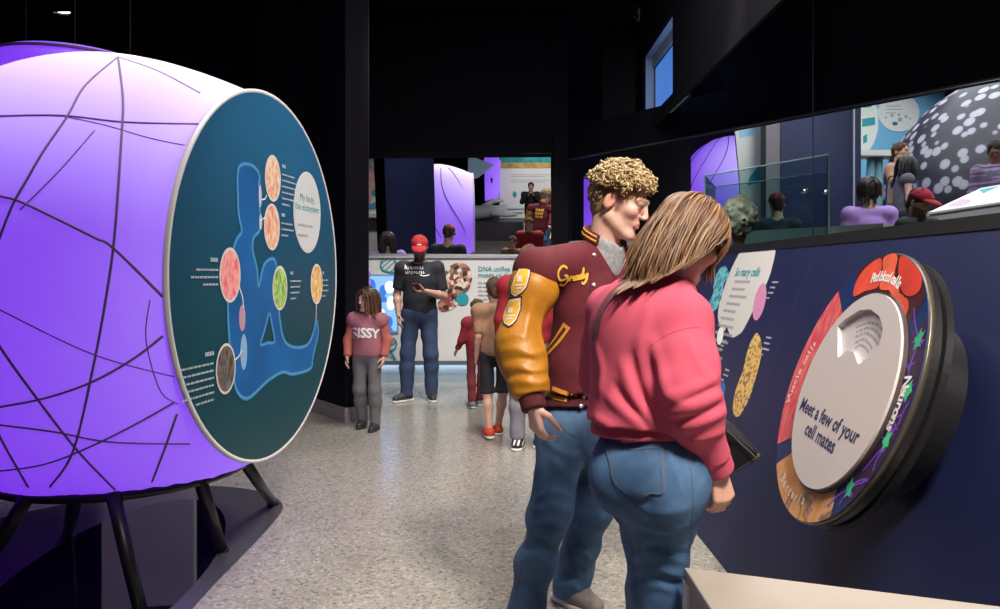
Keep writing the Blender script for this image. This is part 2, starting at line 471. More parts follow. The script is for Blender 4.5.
def hand_sdf(S, w, d, nv, t, s=1., curl=(.5, 1.1, 1.5), thumb=.3, r=1., cf=None):
    d = nrm(d); nv = nrm(nv - d * np.dot(nv, d)); t = nrm(t - d * np.dot(t, d) - nv * np.dot(t, nv))
    offs = (.028, .0095, -.0095, -.0275); kn = (.091, .095, .090, .081); ln = (.070, .078, .073, .056)
    for i in range(4):
        k0 = w + (d * kn[i] + t * offs[i]) * s
        S.cap(w + (t * offs[i] * .55 + d * .01) * s, k0, .0135 * s * r, .0115 * s * r, .014 * s)
        p = k0; cu = curl if cf is None else [c * cf[i] for c in curl]
        for j, fr in enumerate((.45, .30, .25)):
            a = cu[j]; q = p + (d * math.cos(a) + nv * math.sin(a) + t * offs[i] * 1.2) * ln[i] * fr * s
            S.cap(p, q, (.0098 - .0011 * j) * s * r, (.0092 - .0012 * j) * s * r, .004 if j == 0 else .003); p = q
    p = w + (d * .022 + t * .022 + nv * .006) * s
    for j, (dd, L, r0) in enumerate((((d * .62 + t * .72 + nv * thumb), .046, .0145), ((d * .88 + t * .30 + nv * (thumb + .1)), .036, .0115), ((d * .95 + t * .05 + nv * (thumb + .25)), .028, .0102))):
        q = p + nrm(dd) * L * s; S.cap(p, q, r0 * s * r, (r0 - .0018) * s * r, .012 * s if j == 0 else .004); p = q

def torso_sdf(S, J, inf=0., k=.05, legs=True):
    s = J['s']; g = J.get('g', 1.); T = J['T']
    S.ell(J['che'], V(.150 * g, .104 * g, .165) * s + inf, T, k)
    S.ell(J['wai'], V(.132 * g, .094 * g, .14) * s + inf, T, k)
    S.ell(J['pel'], V(.160 * g, .112 * g, .115) * s + inf, T, k)
    for q in 'LR':
        S.cap(J['sh' + q], J['nek'] - T[:, 2] * .03 * s, .056 * s + inf * .8, .052 * s + inf * .6, k)
        S.ell(J['sh' + q], V(.062, .062, .062) * s + inf, T, k)

def body_sdf(J, h, hands=None, ears=True, legs=True):
    pts = [v for k, v in J.items() if isinstance(v, np.ndarray) and v.shape == (3,) and k not in ('f', 'r')]
    lo = np.min(pts, 0) - .17; hi = np.max(pts, 0) + .19
    S = Sdf(lo, hi, h); s = J['s']; g = J.get('g', 1.)
    torso_sdf(S, J)
    for q in 'LR':
        S.chain([J['sh' + q], J['el' + q]], [.050 * s * g, .038 * s * g], .03)
        m = J['el' + q] * .7 + J['wr' + q] * .3
        S.chain([J['el' + q], m, J['wr' + q]], [.037 * s, .040 * s * g, .026 * s], .02)
        if legs:
            S.chain([J['hip' + q], J['kne' + q]], [.080 * s * g, .052 * s], .03)
            m = J['kne' + q] * .68 + J['ank' + q] * .32 - J['f'] * .012 * s
            S.chain([J['kne' + q], m, J['ank' + q]], [.050 * s, .052 * s, .035 * s], .03)
            S.chain([J['ank' + q] - V(0, 0, .02 * s), J['ank' + q] * .45 + J['toe' + q] * .55 - V(0, 0, .01 * s)], [.034 * s, .024 * s], .02)
        hd = (hands or {}).get(q)
        if hd: hand_sdf(S, J['wr' + q], *hd)
    hs = J['hs']; HR = J['HR']; hc = J['hc']
    S.chain([J['nek'] - J['T'][:, 2] * .03 * s, hc + HR @ (V(0, -.028, -.05) * hs)], [.062 * s * J.get('gn', 1), .054 * hs * J.get('gn', 1)], .03)
    head_sdf(S, hc, HR, hs, ears)
    return S

def skin_cols(vs, J, skin, brow=(.10, .06, .03), iris=(.05, .07, .09), lip=None, beard=None, seed=0):
    skin = np.array(skin); n = len(vs); c = np.tile(skin, (n, 1)); p = (vs - J['hc']) @ J['HR'] / J['hs']
    x, y, z = np.abs(p[:, 0]), p[:, 1], p[:, 2]
    def mix(w, col):
        w = np.clip(w, 0, 1)[:, None]; c[:] = c * (1 - w) + np.array(col) * w
    red = skin * V(1.12, .72, .66)
    g = lambda dx, dy, dz, r: np.exp(-(dx ** 2 + dy ** 2 + dz ** 2) / r ** 2)
    mix(.55 * g(x - .042, y - .07, z + .02, .022), red); mix(.5 * g(x, y - .11, z + .02, .014), red); mix(.6 * g(x - .082, y + .012, z, .03), red)
    lip = lip if lip is not None else skin * V(1.0, .52, .50)
    fr = y > .066
    if beard is not None:
        mix(((y > .0) & (z < -.035) & (z > -.14) & ~((x < .022) & (np.abs(z + .056) < .010)) & ~((x < .03) & (z > -.04))) * .85, beard)
    mix(np.where(fr & (x < .024), np.exp(-(((z + .0565) / .0085) ** 4)) * np.clip((.024 - x) / .006, 0, 1), 0) * .85, lip)
    zb = .033 - (x - .03) ** 2 * 6
    mix(np.where((y > .055) & (x > .012) & (x < .05), np.exp(-(((z - zb) / .0058) ** 4)), 0) * .9, brow)
    e = np.sqrt((x - .031) ** 2 + (z - .010) ** 2); dy = y - .0765
    ball = (np.sqrt((x - .031) ** 2 + dy ** 2 + (z - .010) ** 2) < .0142) & (np.abs(z - .0095) < .0052)
    mix(ball * 1., (.20, .165, .15)); mix((ball & (e < .0075)) * 1., iris); mix((ball & (e < .003)) * 1., (.01, .01, .01))
    mix(np.where(fr & (x > .017) & (x < .046) & (np.abs(z - .0172) < .0026), .7, 0), np.array(brow) * .5)
    return c

def pts_on_scalp(n, seed, low=-.75, ease=0.):
    """unit directions over the scalp in head axes (right, forward, up)"""
    rr = np.random.default_rng(seed); out = []
    while len(out) < n:
        d = nrm(rr.normal(size=3)); x, y, z = d
        if y > .25 and z < .40 - ease + .35 * max(0, y): continue       # face
        if y > -.25 and y <= .25 and z < -.22 - ease + 1.1 * (y + .25): continue
        if z < low: continue
        if y <= -.25 and z < -.55: continue
        out.append(d)
    return np.array(out)

M = {}
def basic_mats():
    M['skin'] = attr_mat('skin', .48, .15, 120)
    M['skin2'] = attr_mat('skin_far', .55)
    M['hair'] = attr_mat('hair', .38)
    M['sole_white'] = mat('white rubber', (.75, .74, .72), .6)
    M['black_shoe'] = mat('black shoe', (.025, .025, .03), .5, var=.2)
    M['white_ink'] = mat('white print', (.8, .8, .78), .6)

SKIN = (.60, .36, .27)

def joints(pos, f2, H, ov=None, hs=1., look=None, g=1.):
    f = nrm(V(f2[0], f2[1], 0)); r = V(f[1], -f[0], 0); k = H / 1.8; pos = np.asarray(pos, float)
    L = dict(pel=(0, 0, .97), wai=(0, 0, 1.11), che=(0, .005, 1.29), nek=(0, -.01, 1.49), hc=(0, .015, 1.665))
    for q, s in (('L', -1), ('R', 1)):
        L.update({'sh' + q: (s * .185, -.01, 1.43), 'el' + q: (s * .235, -.02, 1.14), 'wr' + q: (s * .245, .05, .90), 'hip' + q: (s * .092, 0, .92), 'kne' + q: (s * .10, .01, .50), 'ank' + q: (s * .105, -.03, .09), 'toe' + q: (s * .125, .13, .04)})
    if ov: L.update(ov)
    J = {n: pos + (r * p[0] + f * p[1]) * k + V(0, 0, p[2] * k) for n, p in L.items()}
    J['s'] = k; J['hs'] = k * hs; J['f'] = f; J['r'] = r; J['T'] = np.stack([r, f, V(0, 0, 1)], 1); J['g'] = g; J['W'] = lambda p: pos + (r * p[0] + f * p[1]) * k + V(0, 0, p[2] * k)
    lk = f + V(0, 0, 0) if look is None else r * look[0] + f * look[1] + V(0, 0, look[2])
    J['HR'] = headmat(lk); J['pos'] = pos; return J

def merge(S, S2, k=.02):
    h = np.maximum(k - np.abs(S.F - S2.F), 0) / k; S.F = (np.minimum(S.F, S2.F) - h * h * k * .25).astype(np.float32)

def top_garment(J, h, inf=.016, slv=1.9, hem=None, seed=0, amp=.004, loose=.0, both=True):
    pts = [J[k] for k in ('pel', 'wai', 'che', 'nek', 'shL', 'shR', 'elL', 'elR', 'wrL', 'wrR')]
    lo = np.min(pts, 0) - .2; hi = np.max(pts, 0) + .2; S = Sdf(lo, hi, h); s = J['s']; g = J['g']
    torso_sdf(S, J, inf * s)
    S.ell(J['wai'], V(.145 * g, .108 * g, .2) * s + inf * s + loose, J['T'], .05)
    hem = .95 if hem is None else hem
    pz = J['pos'] + V(0, 0, hem * s)
    S.plane(pz, V(0, 0, -1))
    for q in 'LR':
        S2 = Sdf(lo, hi, h); a, b, c = J['sh' + q], J['el' + q], J['wr' + q]
        S2.cap(a, b, .062 * s * g + inf * .5 * s, .052 * s * g + inf * .5 * s, .03)
        if slv > 1:
            S2.cap(b, c, .052 * s * g + inf * .5 * s, .036 * s + inf * .5 * s, .03)
            e = b + (c - b) * (slv - 1); S2.plane(e, c - b)
        else:
            e = a + (b - a) * slv; S2.plane(e, b - a)
        merge(S, S2, .03)
    S.cap(J['nek'] - V(0, 0, .0), J['hc'], .066 * s, .07 * s, .01, None, 's')
    S.wrinkle(amp, 28, [((1, .2, .6), 1, 1), ((.3, .6, -1), 1.4, .7)], seed)
    return S

def leg_garment(J, h, top=1.02, bot=.05, r=(.092, .070, .068), inf=.012, seed=0, amp=.004):
    pts = [J[k] for k in ('pel', 'hipL', 'hipR', 'kneL', 'kneR', 'ankL', 'ankR')]
    lo = np.min(pts, 0) - .22; hi = np.max(pts, 0) + .22; S = Sdf(lo, hi, h); s = J['s']; g = J['g']
    S.ell(J['pel'], V(.162 * g, .116 * g, .14) * s + inf * s, J['T'], .04)
    for q in 'LR':
        S.chain([J['hip' + q], J['kne' + q], J['kne' + q] * .68 + J['ank' + q] * .32 - J['f'] * .012 * s, J['ank' + q] + V(0, 0, -.04)], [r[0] * s * g, r[1] * s * g, r[1] * s * g, r[2] * s], .035)
    S.wrinkle(amp, 26, [((.2, .3, 1), 1.2, 1), ((1, .4, .5), .8, .6)], seed)
    S.plane(J['pos'] + V(0, 0, top * s), V(0, 0, 1)); S.plane(J['pos'] + V(0, 0, bot * s), V(0, 0, -1))
    return S

def shoes(J, root, m, sole=None, h=.009, k=1., stripe=None):
    out = []
    for q in 'LR':
        a = J['ank' + q]; t = J['toe' + q]; d = t - a; d[2] = 0; d = nrm(d); s = J['s'] * k; z = a[2] - .09 * J['s']
        a0 = V(a[0], a[1], z)
        S = Sdf(a0 - .2, a0 + .26, h)
        S.chain([a0 + V(0, 0, .055 * s) - d * .035 * s, a0 + V(0, 0, .048 * s) + d * .06 * s, a0 + V(0, 0, .036 * s) + d * .15 * s], [.046 * s, .046 * s, .038 * s], .03)
        S.cap(a0 + V(0, 0, .05 * s), a0 + V(0, 0, .11 * s), .046 * s, .043 * s, .03)
        S.plane(a0 + V(0, 0, .012), V(0, 0, -1)); S.plane(a0 + V(0, 0, .115 * s), V(0, 0, 1))
        o, _ = sobj(S, 'shoe', m, root)
        S = Sdf(a0 - .2, a0 + .26, h * .7)
        S.chain([a0 + V(0, 0, .02 * s) - d * .04 * s, a0 + V(0, 0, .02 * s) + d * .06 * s, a0 + V(0, 0, .02 * s) + d * .155 * s], [.050 * s, .050 * s, .040 * s], .02)
        S.plane(a0 + V(0, 0, .001), V(0, 0, -1)); S.plane(a0 + V(0, 0, .026 * s), V(0, 0, 1))
        sobj(S, 'sole', sole or M['sole_white'], o, relax=0); out.append(o)
    return out

def hair_short(J, root, m, h=.008, seed=0, curly=.006):
    hc, R, s = J['hc'], J['HR'], J['hs']; E = lambda x, y, z: hc + R @ (V(x, y, z) * s)
    S = Sdf(hc - .2 * s, hc + .2 * s, h)
    S.ell(E(0, -.018, .042), V(.086, .104, .090) * s, R, .02)
    S.ell(E(0, -.06, -.02), V(.062, .045, .07) * s, R, .03)
    S.cap(E(0, .16, -.05), E(0, .11, .0), .09 * s, .062 * s, .02, None, 's')
    S.cap(E(-.2, .05, -.05), E(.2, .05, -.05), .06 * s, None, .02, None, 's')
    S.wrinkle(curly, 90, [((1, 0, 0), 1, 1), ((0, 1, .5), 1, 1)], seed)
    o, _ = sobj(S, 'hair', m, root); return o

def strands(J, root, m, L, dirs, pal, seed=0, r=.004, steps=13, lift=.010, flow=None, gravity=.8, extra=None, sides=5, back=.08, name='hair', curl=0., cling=1.5, grow=1.5):
    """hair strands that leave the scalp along the flow, hug the skull and then hang; one tint per lock"""
    hc, R, s = J['hc'], J['HR'], J['hs']; rr = np.random.default_rng(seed); g = G(); cols = []
    rad = V(.078, .098, .088) * s; cc = hc + R @ (V(0, -.012, .034) * s); pal = np.array(pal)
    for d in dirs:
        off = lift * (.3 + rr.random()); p = cc + R @ (d * (rad + off)); pts = [p]; l = L * rr.uniform(.72, 1.06); st = l / steps
        fl = R @ nrm((V(np.sign(d[0]) * .7, -.3, -.6) if flow is None else flow(d)) + rr.normal(size=3) * .10)
        a0 = rr.uniform(0, 6.28); hel = rr.choice([-1, 1]) * rr.uniform(.8, 1.5)
        for i in range(steps):
            q = R.T @ (p - cc); nn = R @ nrm(q / rad ** 2)
            t = i / steps
            dd = fl * max(0, 1 - t * cling) + V(0, 0, -1) * (gravity * (.3 + t * grow)) + R @ V(0, -back, 0)
            if np.linalg.norm(q / (rad + off + .012)) < 1.02: dd = dd - nn * np.dot(dd, nn)
            dd = nrm(dd)
            if curl > 0:
                sd = nrm(np.cross(dd, nn)); a = a0 + hel * i; dd = nrm(dd * .75 + curl * (sd * math.cos(a) + nn * math.sin(a)))
            p = p + dd * st
            q = R.T @ (p - cc); e = np.linalg.norm(q / (rad + off * .6))
            if e < 1: p = cc + R @ (q / e)
            if extra is not None: p = extra(p, off)
            pts.append(p)
        w = np.array([.7] + [1] * (steps - 2) + [.75, .25]) * r * rr.uniform(.7, 1.25)
        g.tube(pts, list(w), sides, caps=False)
        c = pal[rr.integers(len(pal))] * rr.uniform(.75, 1.2); cols.append(np.tile(c, (len(pts) * sides, 1)))
    o = g.obj(name, m, root, smooth=True, fix=False); pigment(o, np.concatenate(cols)); return o

def scalp(J, root, m, h=.008, thick=.008, name='hair'):
    hc, R, s = J['hc'], J['HR'], J['hs']; E = lambda x, y, z: hc + R @ (V(x, y, z) * s)
    S = Sdf(hc - .17 * s, hc + .17 * s, h)
    S.ell(E(0, -.014, .035), V(.074, .095, .084) * s + thick, R, .02)
    S.ell(E(0, -.055, -.02), V(.06, .045, .06) * s + thick * .5, R, .03)
    S.cap(E(0, .17, -.06), E(0, .115, .0), .10 * s, .072 * s, .015, None, 's')
    S.cap(E(-.2, .062, -.06), E(.2, .062, -.06), .074 * s, None, .015, None, 's')
    o, _ = sobj(S, name, m, root); return o

def cap_hat(J, root, m, badge=None, h=.007):
    hc, R, s = J['hc'], J['HR'], J['hs']; E = lambda x, y, z: hc + R @ (V(x, y, z) * s)
    S = Sdf(hc - .2 * s, hc + .24 * s, h)
    S.ell(E(0, -.012, .045), V(.088, .108, .088) * s, R, .02); S.plane(E(0, 0, .040), R @ V(0, -.12, -1))
    o, _ = sobj(S, 'cap', m, root)
    S = Sdf(hc - .2 * s, hc + .24 * s, h * .7)
    S.ell(E(0, .085, .040), V(.080, .098, .03) * s, R, .02)
    S.ell(E(0, .085, .026), V(.082, .100, .03) * s, R, .006, 's'); S.plane(E(0, .055, 0), R @ V(0, -1, 0))
    sobj(S, 'brim', m, o)
    g = G(); g.lathe([(.0, .006), (.008, .004), (.009, 0)], E(0, -.012, .132), R[:, 2], 10); g.obj('button', m, o, smooth=True)
    if badge is not None:
        g = G(); D = Dec(o); 
        c = E(0, .09, .075); g.ellipsoid(c, R, V(.026, .006, .017) * s, 14, 8); g.obj('badge', badge, o, smooth=True)
    return o

def person(J, label, h, skin=SKIN, group=None, hands=None, ears=True, **kw):
    S = body_sdf(J, h, hands, ears); vs, q = S.mesh(); vs, q = largest(vs, q)
    cols = skin_cols(vs, J, skin, **kw); base = V(J['pos'][0], J['pos'][1], J['pos'][2])
    o = link('person', npmesh(vs, q), M['skin'] if h < .006 else M['skin2'], None, base, smooth=True); pigment(o, cols)
    return tag(o, label, 'person', group)

def relaxed(J, q, s=None, curl=(.35, .7, .9)):
    d = nrm(J['wr' + q] - J['el' + q]); sd = -1 if q == 'R' else 1
    return (d + J['f'] * .15, J['r'] * sd, J['f'], J['s'] if s is None else s, curl, .3)
# ------------------------------------------------------------------ materials of the place
basic_mats()
M['wall'] = mat('dark paint', (.0045, .0042, .0080), .8, var=.15, scale=3, spec=.12)
M['wall_blue'] = mat('dark blue paint', (.008, .007, .018), .7, var=.12, scale=3, spec=.15)
M['navy'] = mat('navy paint', (.011, .016, .066), .45, var=.1, scale=2)
M['colgrey'] = mat('charcoal paint', (.0075, .007, .012), .8, var=.1, scale=4, spec=.1)
M['ceil'] = mat('black ceiling', (.005, .005, .007), .9, spec=.1)
M['black'] = mat('black satin', (.012, .012, .014), .35)
M['blackmetal'] = mat('black metal', (.02, .02, .022), .38, .6)
M['white_panel'] = mat('white laminate', (.72, .72, .70), .45, var=.02, scale=5)
M['grey_base'] = mat('blue grey laminate', (.30, .36, .40), .4, var=.1, scale=40)
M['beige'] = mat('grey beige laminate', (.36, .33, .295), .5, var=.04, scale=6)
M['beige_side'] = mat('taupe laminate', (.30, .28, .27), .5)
M['teal'] = mat('teal print', (.02, .32, .38), .5)
M['teal_text'] = mat('teal lettering', (.03, .30, .34), .5)
M['grey_text'] = mat('grey lettering', (.34, .35, .36), .6)
M['navy_text'] = mat('navy lettering', (.02, .03, .12), .5)
M['white_text'] = mat('white lettering', (.85, .85, .85), .5)

def terrazzo():
    m = bpy.data.materials.new('terrazzo'); m.use_nodes = True; nt = m.node_tree; b = nt.nodes['Principled BSDF']
    tc = nt.nodes.new('ShaderNodeTexCoord'); v = nt.nodes.new('ShaderNodeTexVoronoi'); v.inputs['Scale'].default_value = 70
    v2 = nt.nodes.new('ShaderNodeTexVoronoi'); v2.inputs['Scale'].default_value = 160
    n = nt.nodes.new('ShaderNodeTexNoise'); n.inputs['Scale'].default_value = 1.2; n.inputs['Detail'].default_value = 3
    for t in (v, v2, n): nt.links.new(tc.outputs['Object'], t.inputs['Vector'])
    s1 = nt.nodes.new('ShaderNodeSeparateColor'); nt.links.new(v.outputs['Color'], s1.inputs[0])
    s2 = nt.nodes.new('ShaderNodeSeparateColor'); nt.links.new(v2.outputs['Color'], s2.inputs[0])
    r1 = nt.nodes.new('ShaderNodeValToRGB'); r1.color_ramp.interpolation = 'CONSTANT'
    st = [(0, (.20, .19, .17)), (.08, (.29, .275, .245)), (.35, (.33, .315, .28)), (.75, (.37, .35, .315)), (.94, (.44, .42, .38))]
    while len(r1.color_ramp.elements) < 5: r1.color_ramp.elements.new(.5)
    for e, (p, c) in zip(r1.color_ramp.elements, st): e.position = p; e.color = c + (1,)
    nt.links.new(s1.outputs[0], r1.inputs[0])
    r2 = nt.nodes.new('ShaderNodeValToRGB'); r2.color_ramp.elements[0].color = (.8, .8, .8, 1); r2.color_ramp.elements[1].color = (1.15, 1.15, 1.15, 1)
    nt.links.new(s2.outputs[1], r2.inputs[0])
    mx = nt.nodes.new('ShaderNodeMix'); mx.data_type = 'RGBA'; mx.blend_type = 'MULTIPLY'; mx.inputs[0].default_value = 1
    nt.links.new(r1.outputs[0], mx.inputs[6]); nt.links.new(r2.outputs[0], mx.inputs[7]); nt.links.new(mx.outputs[2], b.inputs['Base Color'])
    r3 = nt.nodes.new('ShaderNodeMapRange'); r3.inputs[3].default_value = .16; r3.inputs[4].default_value = .30
    nt.links.new(n.outputs[0], r3.inputs[0]); nt.links.new(r3.outputs[0], b.inputs['Roughness'])
    b.inputs['Specular IOR Level'].default_value = .5
    return m
M['terrazzo'] = terrazzo()

def glass(name, tint=(.9, .97, .97), refl=.9, rough=0.0):
    m = bpy.data.materials.new(name); m.use_nodes = True; nt = m.node_tree; nt.nodes.remove(nt.nodes['Principled BSDF'])
    out = nt.nodes['Material Output']; t = nt.nodes.new('ShaderNodeBsdfTransparent'); t.inputs[0].default_value = tint + (1,)
    gl = nt.nodes.new('ShaderNodeBsdfGlossy'); gl.inputs['Roughness'].default_value = rough
    fr = nt.nodes.new('ShaderNodeLayerWeight'); fr.inputs[0].default_value = .5; pw = nt.nodes.new('ShaderNodeMath'); pw.operation = 'POWER'; pw.inputs[1].default_value = 4
    mu = nt.nodes.new('ShaderNodeMath'); mu.operation = 'MULTIPLY_ADD'; mu.inputs[1].default_value = refl * .8; mu.inputs[2].default_value = .035 * refl
    mx = nt.nodes.new('ShaderNodeMixShader'); nt.links.new(fr.outputs['Facing'], pw.inputs[0]); nt.links.new(pw.outputs[0], mu.inputs[0]); nt.links.new(mu.outputs[0], mx.inputs[0])
    nt.links.new(t.outputs[0], mx.inputs[1]); nt.links.new(gl.outputs[0], mx.inputs[2]); nt.links.new(mx.outputs[0], out.inputs[0]); return m
M['glass'] = glass('clear glass', (.93, .97, .97), .6)
M['glass_case'] = glass('greenish glass', (.80, .90, .90), 1.0)
M['glass_edge'] = mat('polished glass edge', (.35, .55, .55), .15, spec=.8)
M['mirror'] = mat('mirror', (.86, .88, .90), .004, 1.0)

# ------------------------------------------------------------------ room shell
def struct(name, g, m, smooth=False): return tag(g.obj(name, m, smooth=smooth), kind='structure')
CE = 4.7
g = G(); g.box((-9, -9, -.1), (10, 14.5, 0)); struct('floor', g, M['terrazzo'])
g = G(); g.box((-9, -9, CE), (10, 14.5, CE + .1)); struct('ceiling', g, M['ceil'])
# back wall, built round the mirror recess; top part stands out over the mirror
MN = nrm(V(-.04, -1, -.108)); MO = V(.1, 9.5, 1.59)
def rp(u, v, o=MO, n=MN):
    d = ray(u, v); return CAM + d * (np.dot(o - CAM, n) / np.dot(d, n))
g = G(); g.box((-3.2, 9.62, 0), (.74, 9.8, CE)); g.box((-3.2, 9.34, 2.83), (.80, 9.62, CE)); g.box((.66, 9.30, 0), (.84, 9.62, CE)); struct('wall_back', g, M['wall'])
g = G(); g.hexa([V(-9, 11.0, 0), V(-3.0, 9.75, 0), V(-3.0, 9.75, CE), V(-9, 11.0, CE)], [V(-9, 11.2, 0), V(-3.0, 9.95, 0), V(-3.0, 9.95, CE), V(-9, 11.2, CE)]); struct('wall_left', g, M['wall_blue'])
g = G(); g.box((-9.1, -9, 0), (-9, 11.2, CE)); g.box((-9, -9.1, 0), (10, -9, CE)); struct('wall_rear', g, M['wall'])
# square column beside the lantern
c0 = V(-1.42, 6.89, 0); da = nrm(V(-.606, .795, 0)); db = nrm(V(.795, .606, 0))
g = G(); q = [c0, c0 + da * 1.0, c0 + da * 1.0 + db * .235, c0 + db * .235]
g.hexa(q, [p + V(0, 0, CE) for p in q]); struct('column', g, M['colgrey'])
# its back is painted navy
g = G(); e = .004; q2 = [c0 + db * (.235 + e), c0 + da * .99 + db * (.235 + e), c0 + da * .99 + db * .235, c0 + db * .235]
g.hexa([p + V(0, 0, .14) for p in q2], [p + V(0, 0, CE) for p in q2]); struct('column_panel', g, M['navy'])
g = G(); o2 = c0 - da * .012 - db * .012
q = [o2, o2 + da * 1.02, o2 + da * 1.02 + db * .26, o2 + db * .26]; g.hexa(q, [p + V(0, 0, .14) for p in q]); struct('baseboard_column', g, mat('terrazzo base', (.26, .25, .24), .35, var=.3, scale=60))
# pier further back whose edge shows above the lantern
g = G(); g.box((-2.93, 9.0, 0), (-2.3, 9.6, CE)); struct('column_far', g, M['colgrey'])
# ceiling beams
for i, y in enumerate((6.2, 7.6, 9.0)):
    g = G(); g.box((-8.8, y, CE - .14), (-3.2, y + .12, CE)); struct('beam', g, M['ceil'])
for x in (-7.6, -6.2, -4.8, -3.6):
    g = G(); g.box((x, 3.5, CE - .10), (x + .06, 9.6, CE - .02)); struct('beam', g, M['ceil'])

# angled wall on the right with a long glazed opening
WA = V(.77, 9.5, 0); WD = nrm(V(-.722, 1, 0)) * -1; WN = nrm(V(-1, -.722, 0))   # along (towards us), facing the room
def wallpt(t, z, d=0.): return WA + WD * t + V(0, 0, z) - WN * d
WL = 7.6
def wslab(g, t0, t1, z0, z1, d0=0, d1=.12):
    g.hexa([wallpt(t0, z0, d0), wallpt(t1, z0, d0), wallpt(t1, z1, d0), wallpt(t0, z1, d0)], [wallpt(t0, z0, d1), wallpt(t1, z0, d1), wallpt(t1, z1, d1), wallpt(t0, z1, d1)])
ZT = 2.80
g = G(); wslab(g, 0, WL, 0, 1.42); wslab(g, 0, WL, ZT, 3.2); wslab(g, 2.5, WL, 3.2, CE); wslab(g, 0, .06, 1.42, ZT); wslab(g, WL - .1, WL, 1.42, ZT); struct('wall_right', g, M['wall'])
g = G(); wslab(g, .06, WL - .1, 1.42, ZT, .05, .062); struct('window_1', g, M['glass'])
g = G(); wslab(g, .05, WL - .1, ZT - .004, ZT + .012, -.006, .02); struct('trim_1', g, mat('dark metal trim', (.10, .10, .12), .35, .5))
g = G(); wslab(g, .07, 4.05, 1.42, 1.79, .07, .24); struct('window_sill', g, M['white_panel'])
# upper wall on the right with a deep blue-lit window
xw = 1.68; ya, yb, za, zb = 7.3, 8.8, 3.13, 3.92
g = G()
for lo, hi in (((xw, 4.0, 3.0), (xw + .03, ya, CE)), ((xw, yb, 3.0), (xw + .03, 9.3, CE)), ((xw, ya, 3.0), (xw + .03, yb, za)), ((xw, ya, zb), (xw + .03, yb, CE))): g.box(lo, hi)
struct('wall_right_upper', g, M['wall'])
g = G(); g.box((xw + .03, ya - .02, zb), (xw + .16, yb + .02, zb + .03)); g.box((xw + .03, yb, za), (xw + .16, yb + .03, zb)); g.box((xw + .03, ya - .03, za), (xw + .16, ya, zb)); g.box((xw + .03, ya, za - .03), (xw + .16, yb, za))
g.box((xw + .11, ya, zb - .13), (xw + .16, yb, zb)); struct('window_reveal', g, mat('reveal paint', (.35, .42, .5), .6))
g = G(); g.box((xw + .14, ya, za), (xw + .16, yb, zb)); struct('window_2', g, mat('blue daylight pane', (.1, .2, .4), .3, emit=(.06, .19, .60), es=.85))
g = G(); g.box((xw + .125, yb - .02, za), (xw + .145, yb, zb - .13)); g.box((xw + .125, ya, zb - .145), (xw + .145, yb, zb - .13)); struct('window_frame', g, M['black'])
# little sensor up in the corner
r = empty('sensor', P(640, 20, 9.0), 'small white sensor box high up in the dark corner', 'sensor')
g = G(); c = P(641, 15, 9.05); g.box(c - V(.045, .05, .07), c + V(.045, .06, .08)); b = g.obj('housing', mat('sensor grey', (.35, .34, .38), .5), r)
md = b.modifiers.new('b', 'BEVEL'); md.width = .012; md.segments = 2
g = G(); c = P(634, 17, 9.0); g.lathe([(.012, 0), (.026, .03), (.028, .07)], c + V(-.02, 0, 0), (1, 0, 0), 14); g.obj('lens', M['black'], r, smooth=True)
g = G(); g.box(P(641, 15, 9.05) + V(-.02, .05, -.02), P(641, 15, 9.05) + V(.02, .3, .02)); g.obj('bracket', M['black'], r)
# lamp in the ceiling
r = empty('ceiling_light', P(62, 10.5, 9.4), 'small bright round downlight in the dark ceiling', 'ceiling light')
c = P(62, 10.5, 9.44); c[2] = CE
g = G(); g.lathe([(.13, -.03), (.13, .0), (.11, .0), (.10, -.03)], c, (0, 0, 1), 24, caps=False); g.obj('rim', M['black'], r, smooth=True)
g = G(); g.lathe([(0, -.012), (.095, -.012)], c, (0, 0, 1), 24); g.obj('lens', mat('lamp lens', (1, 1, 1), .4, emit=(1, .95, .9), es=1.2), r)

# ------------------------------------------------------------------ back wall console, mirror
r = empty('mirror', MO, 'long mirror leaning forward on the dark back wall above the white panel', 'mirror')
a, b, c, d = rp(325, 258.5), rp(552, 258.5), rp(551.5, 153), rp(325, 159)
g = G(); g.hexa([a, b, c, d], [p - MN * .01 for p in (a, b, c, d)]); g.obj('glass', M['mirror'], r)
g = G()
for p, q in ((a, b), (b, c), (c, d)): g.tube([p + MN * .004, q + MN * .004], .012, 6)
g.obj('frame', M['black'], r)
WP = Pl(V(0, 9.42, 0), (1, 0, 0), (0, 0, 1))
r = empty('wall_console', V(-1, 9.5, 0), 'long white display panel low along the back wall under the mirror', 'display panel')
z0, z1 = .285, 1.575
g = G(); g.box((-3.1, 9.43, z0), (.66, 9.60, z1)); g.obj('board', M['white_panel'], r)
g = G(); g.box((-3.1, 9.40, z1), (.66, 9.60, z1 + .03)); g.obj('ledge', mat('grey ledge', (.40, .40, .42), .4), r)
g = G(); g.box((-3.1, 9.50, 0), (.66, 9.60, z0)); g.obj('plinth', M['grey_base'], r)
g = G(); g.box((-3.1, 9.40, z0 - .05), (.66, 9.50, z0)); g.obj('lip', mat('slate lip', (.10, .14, .18), .4), r)
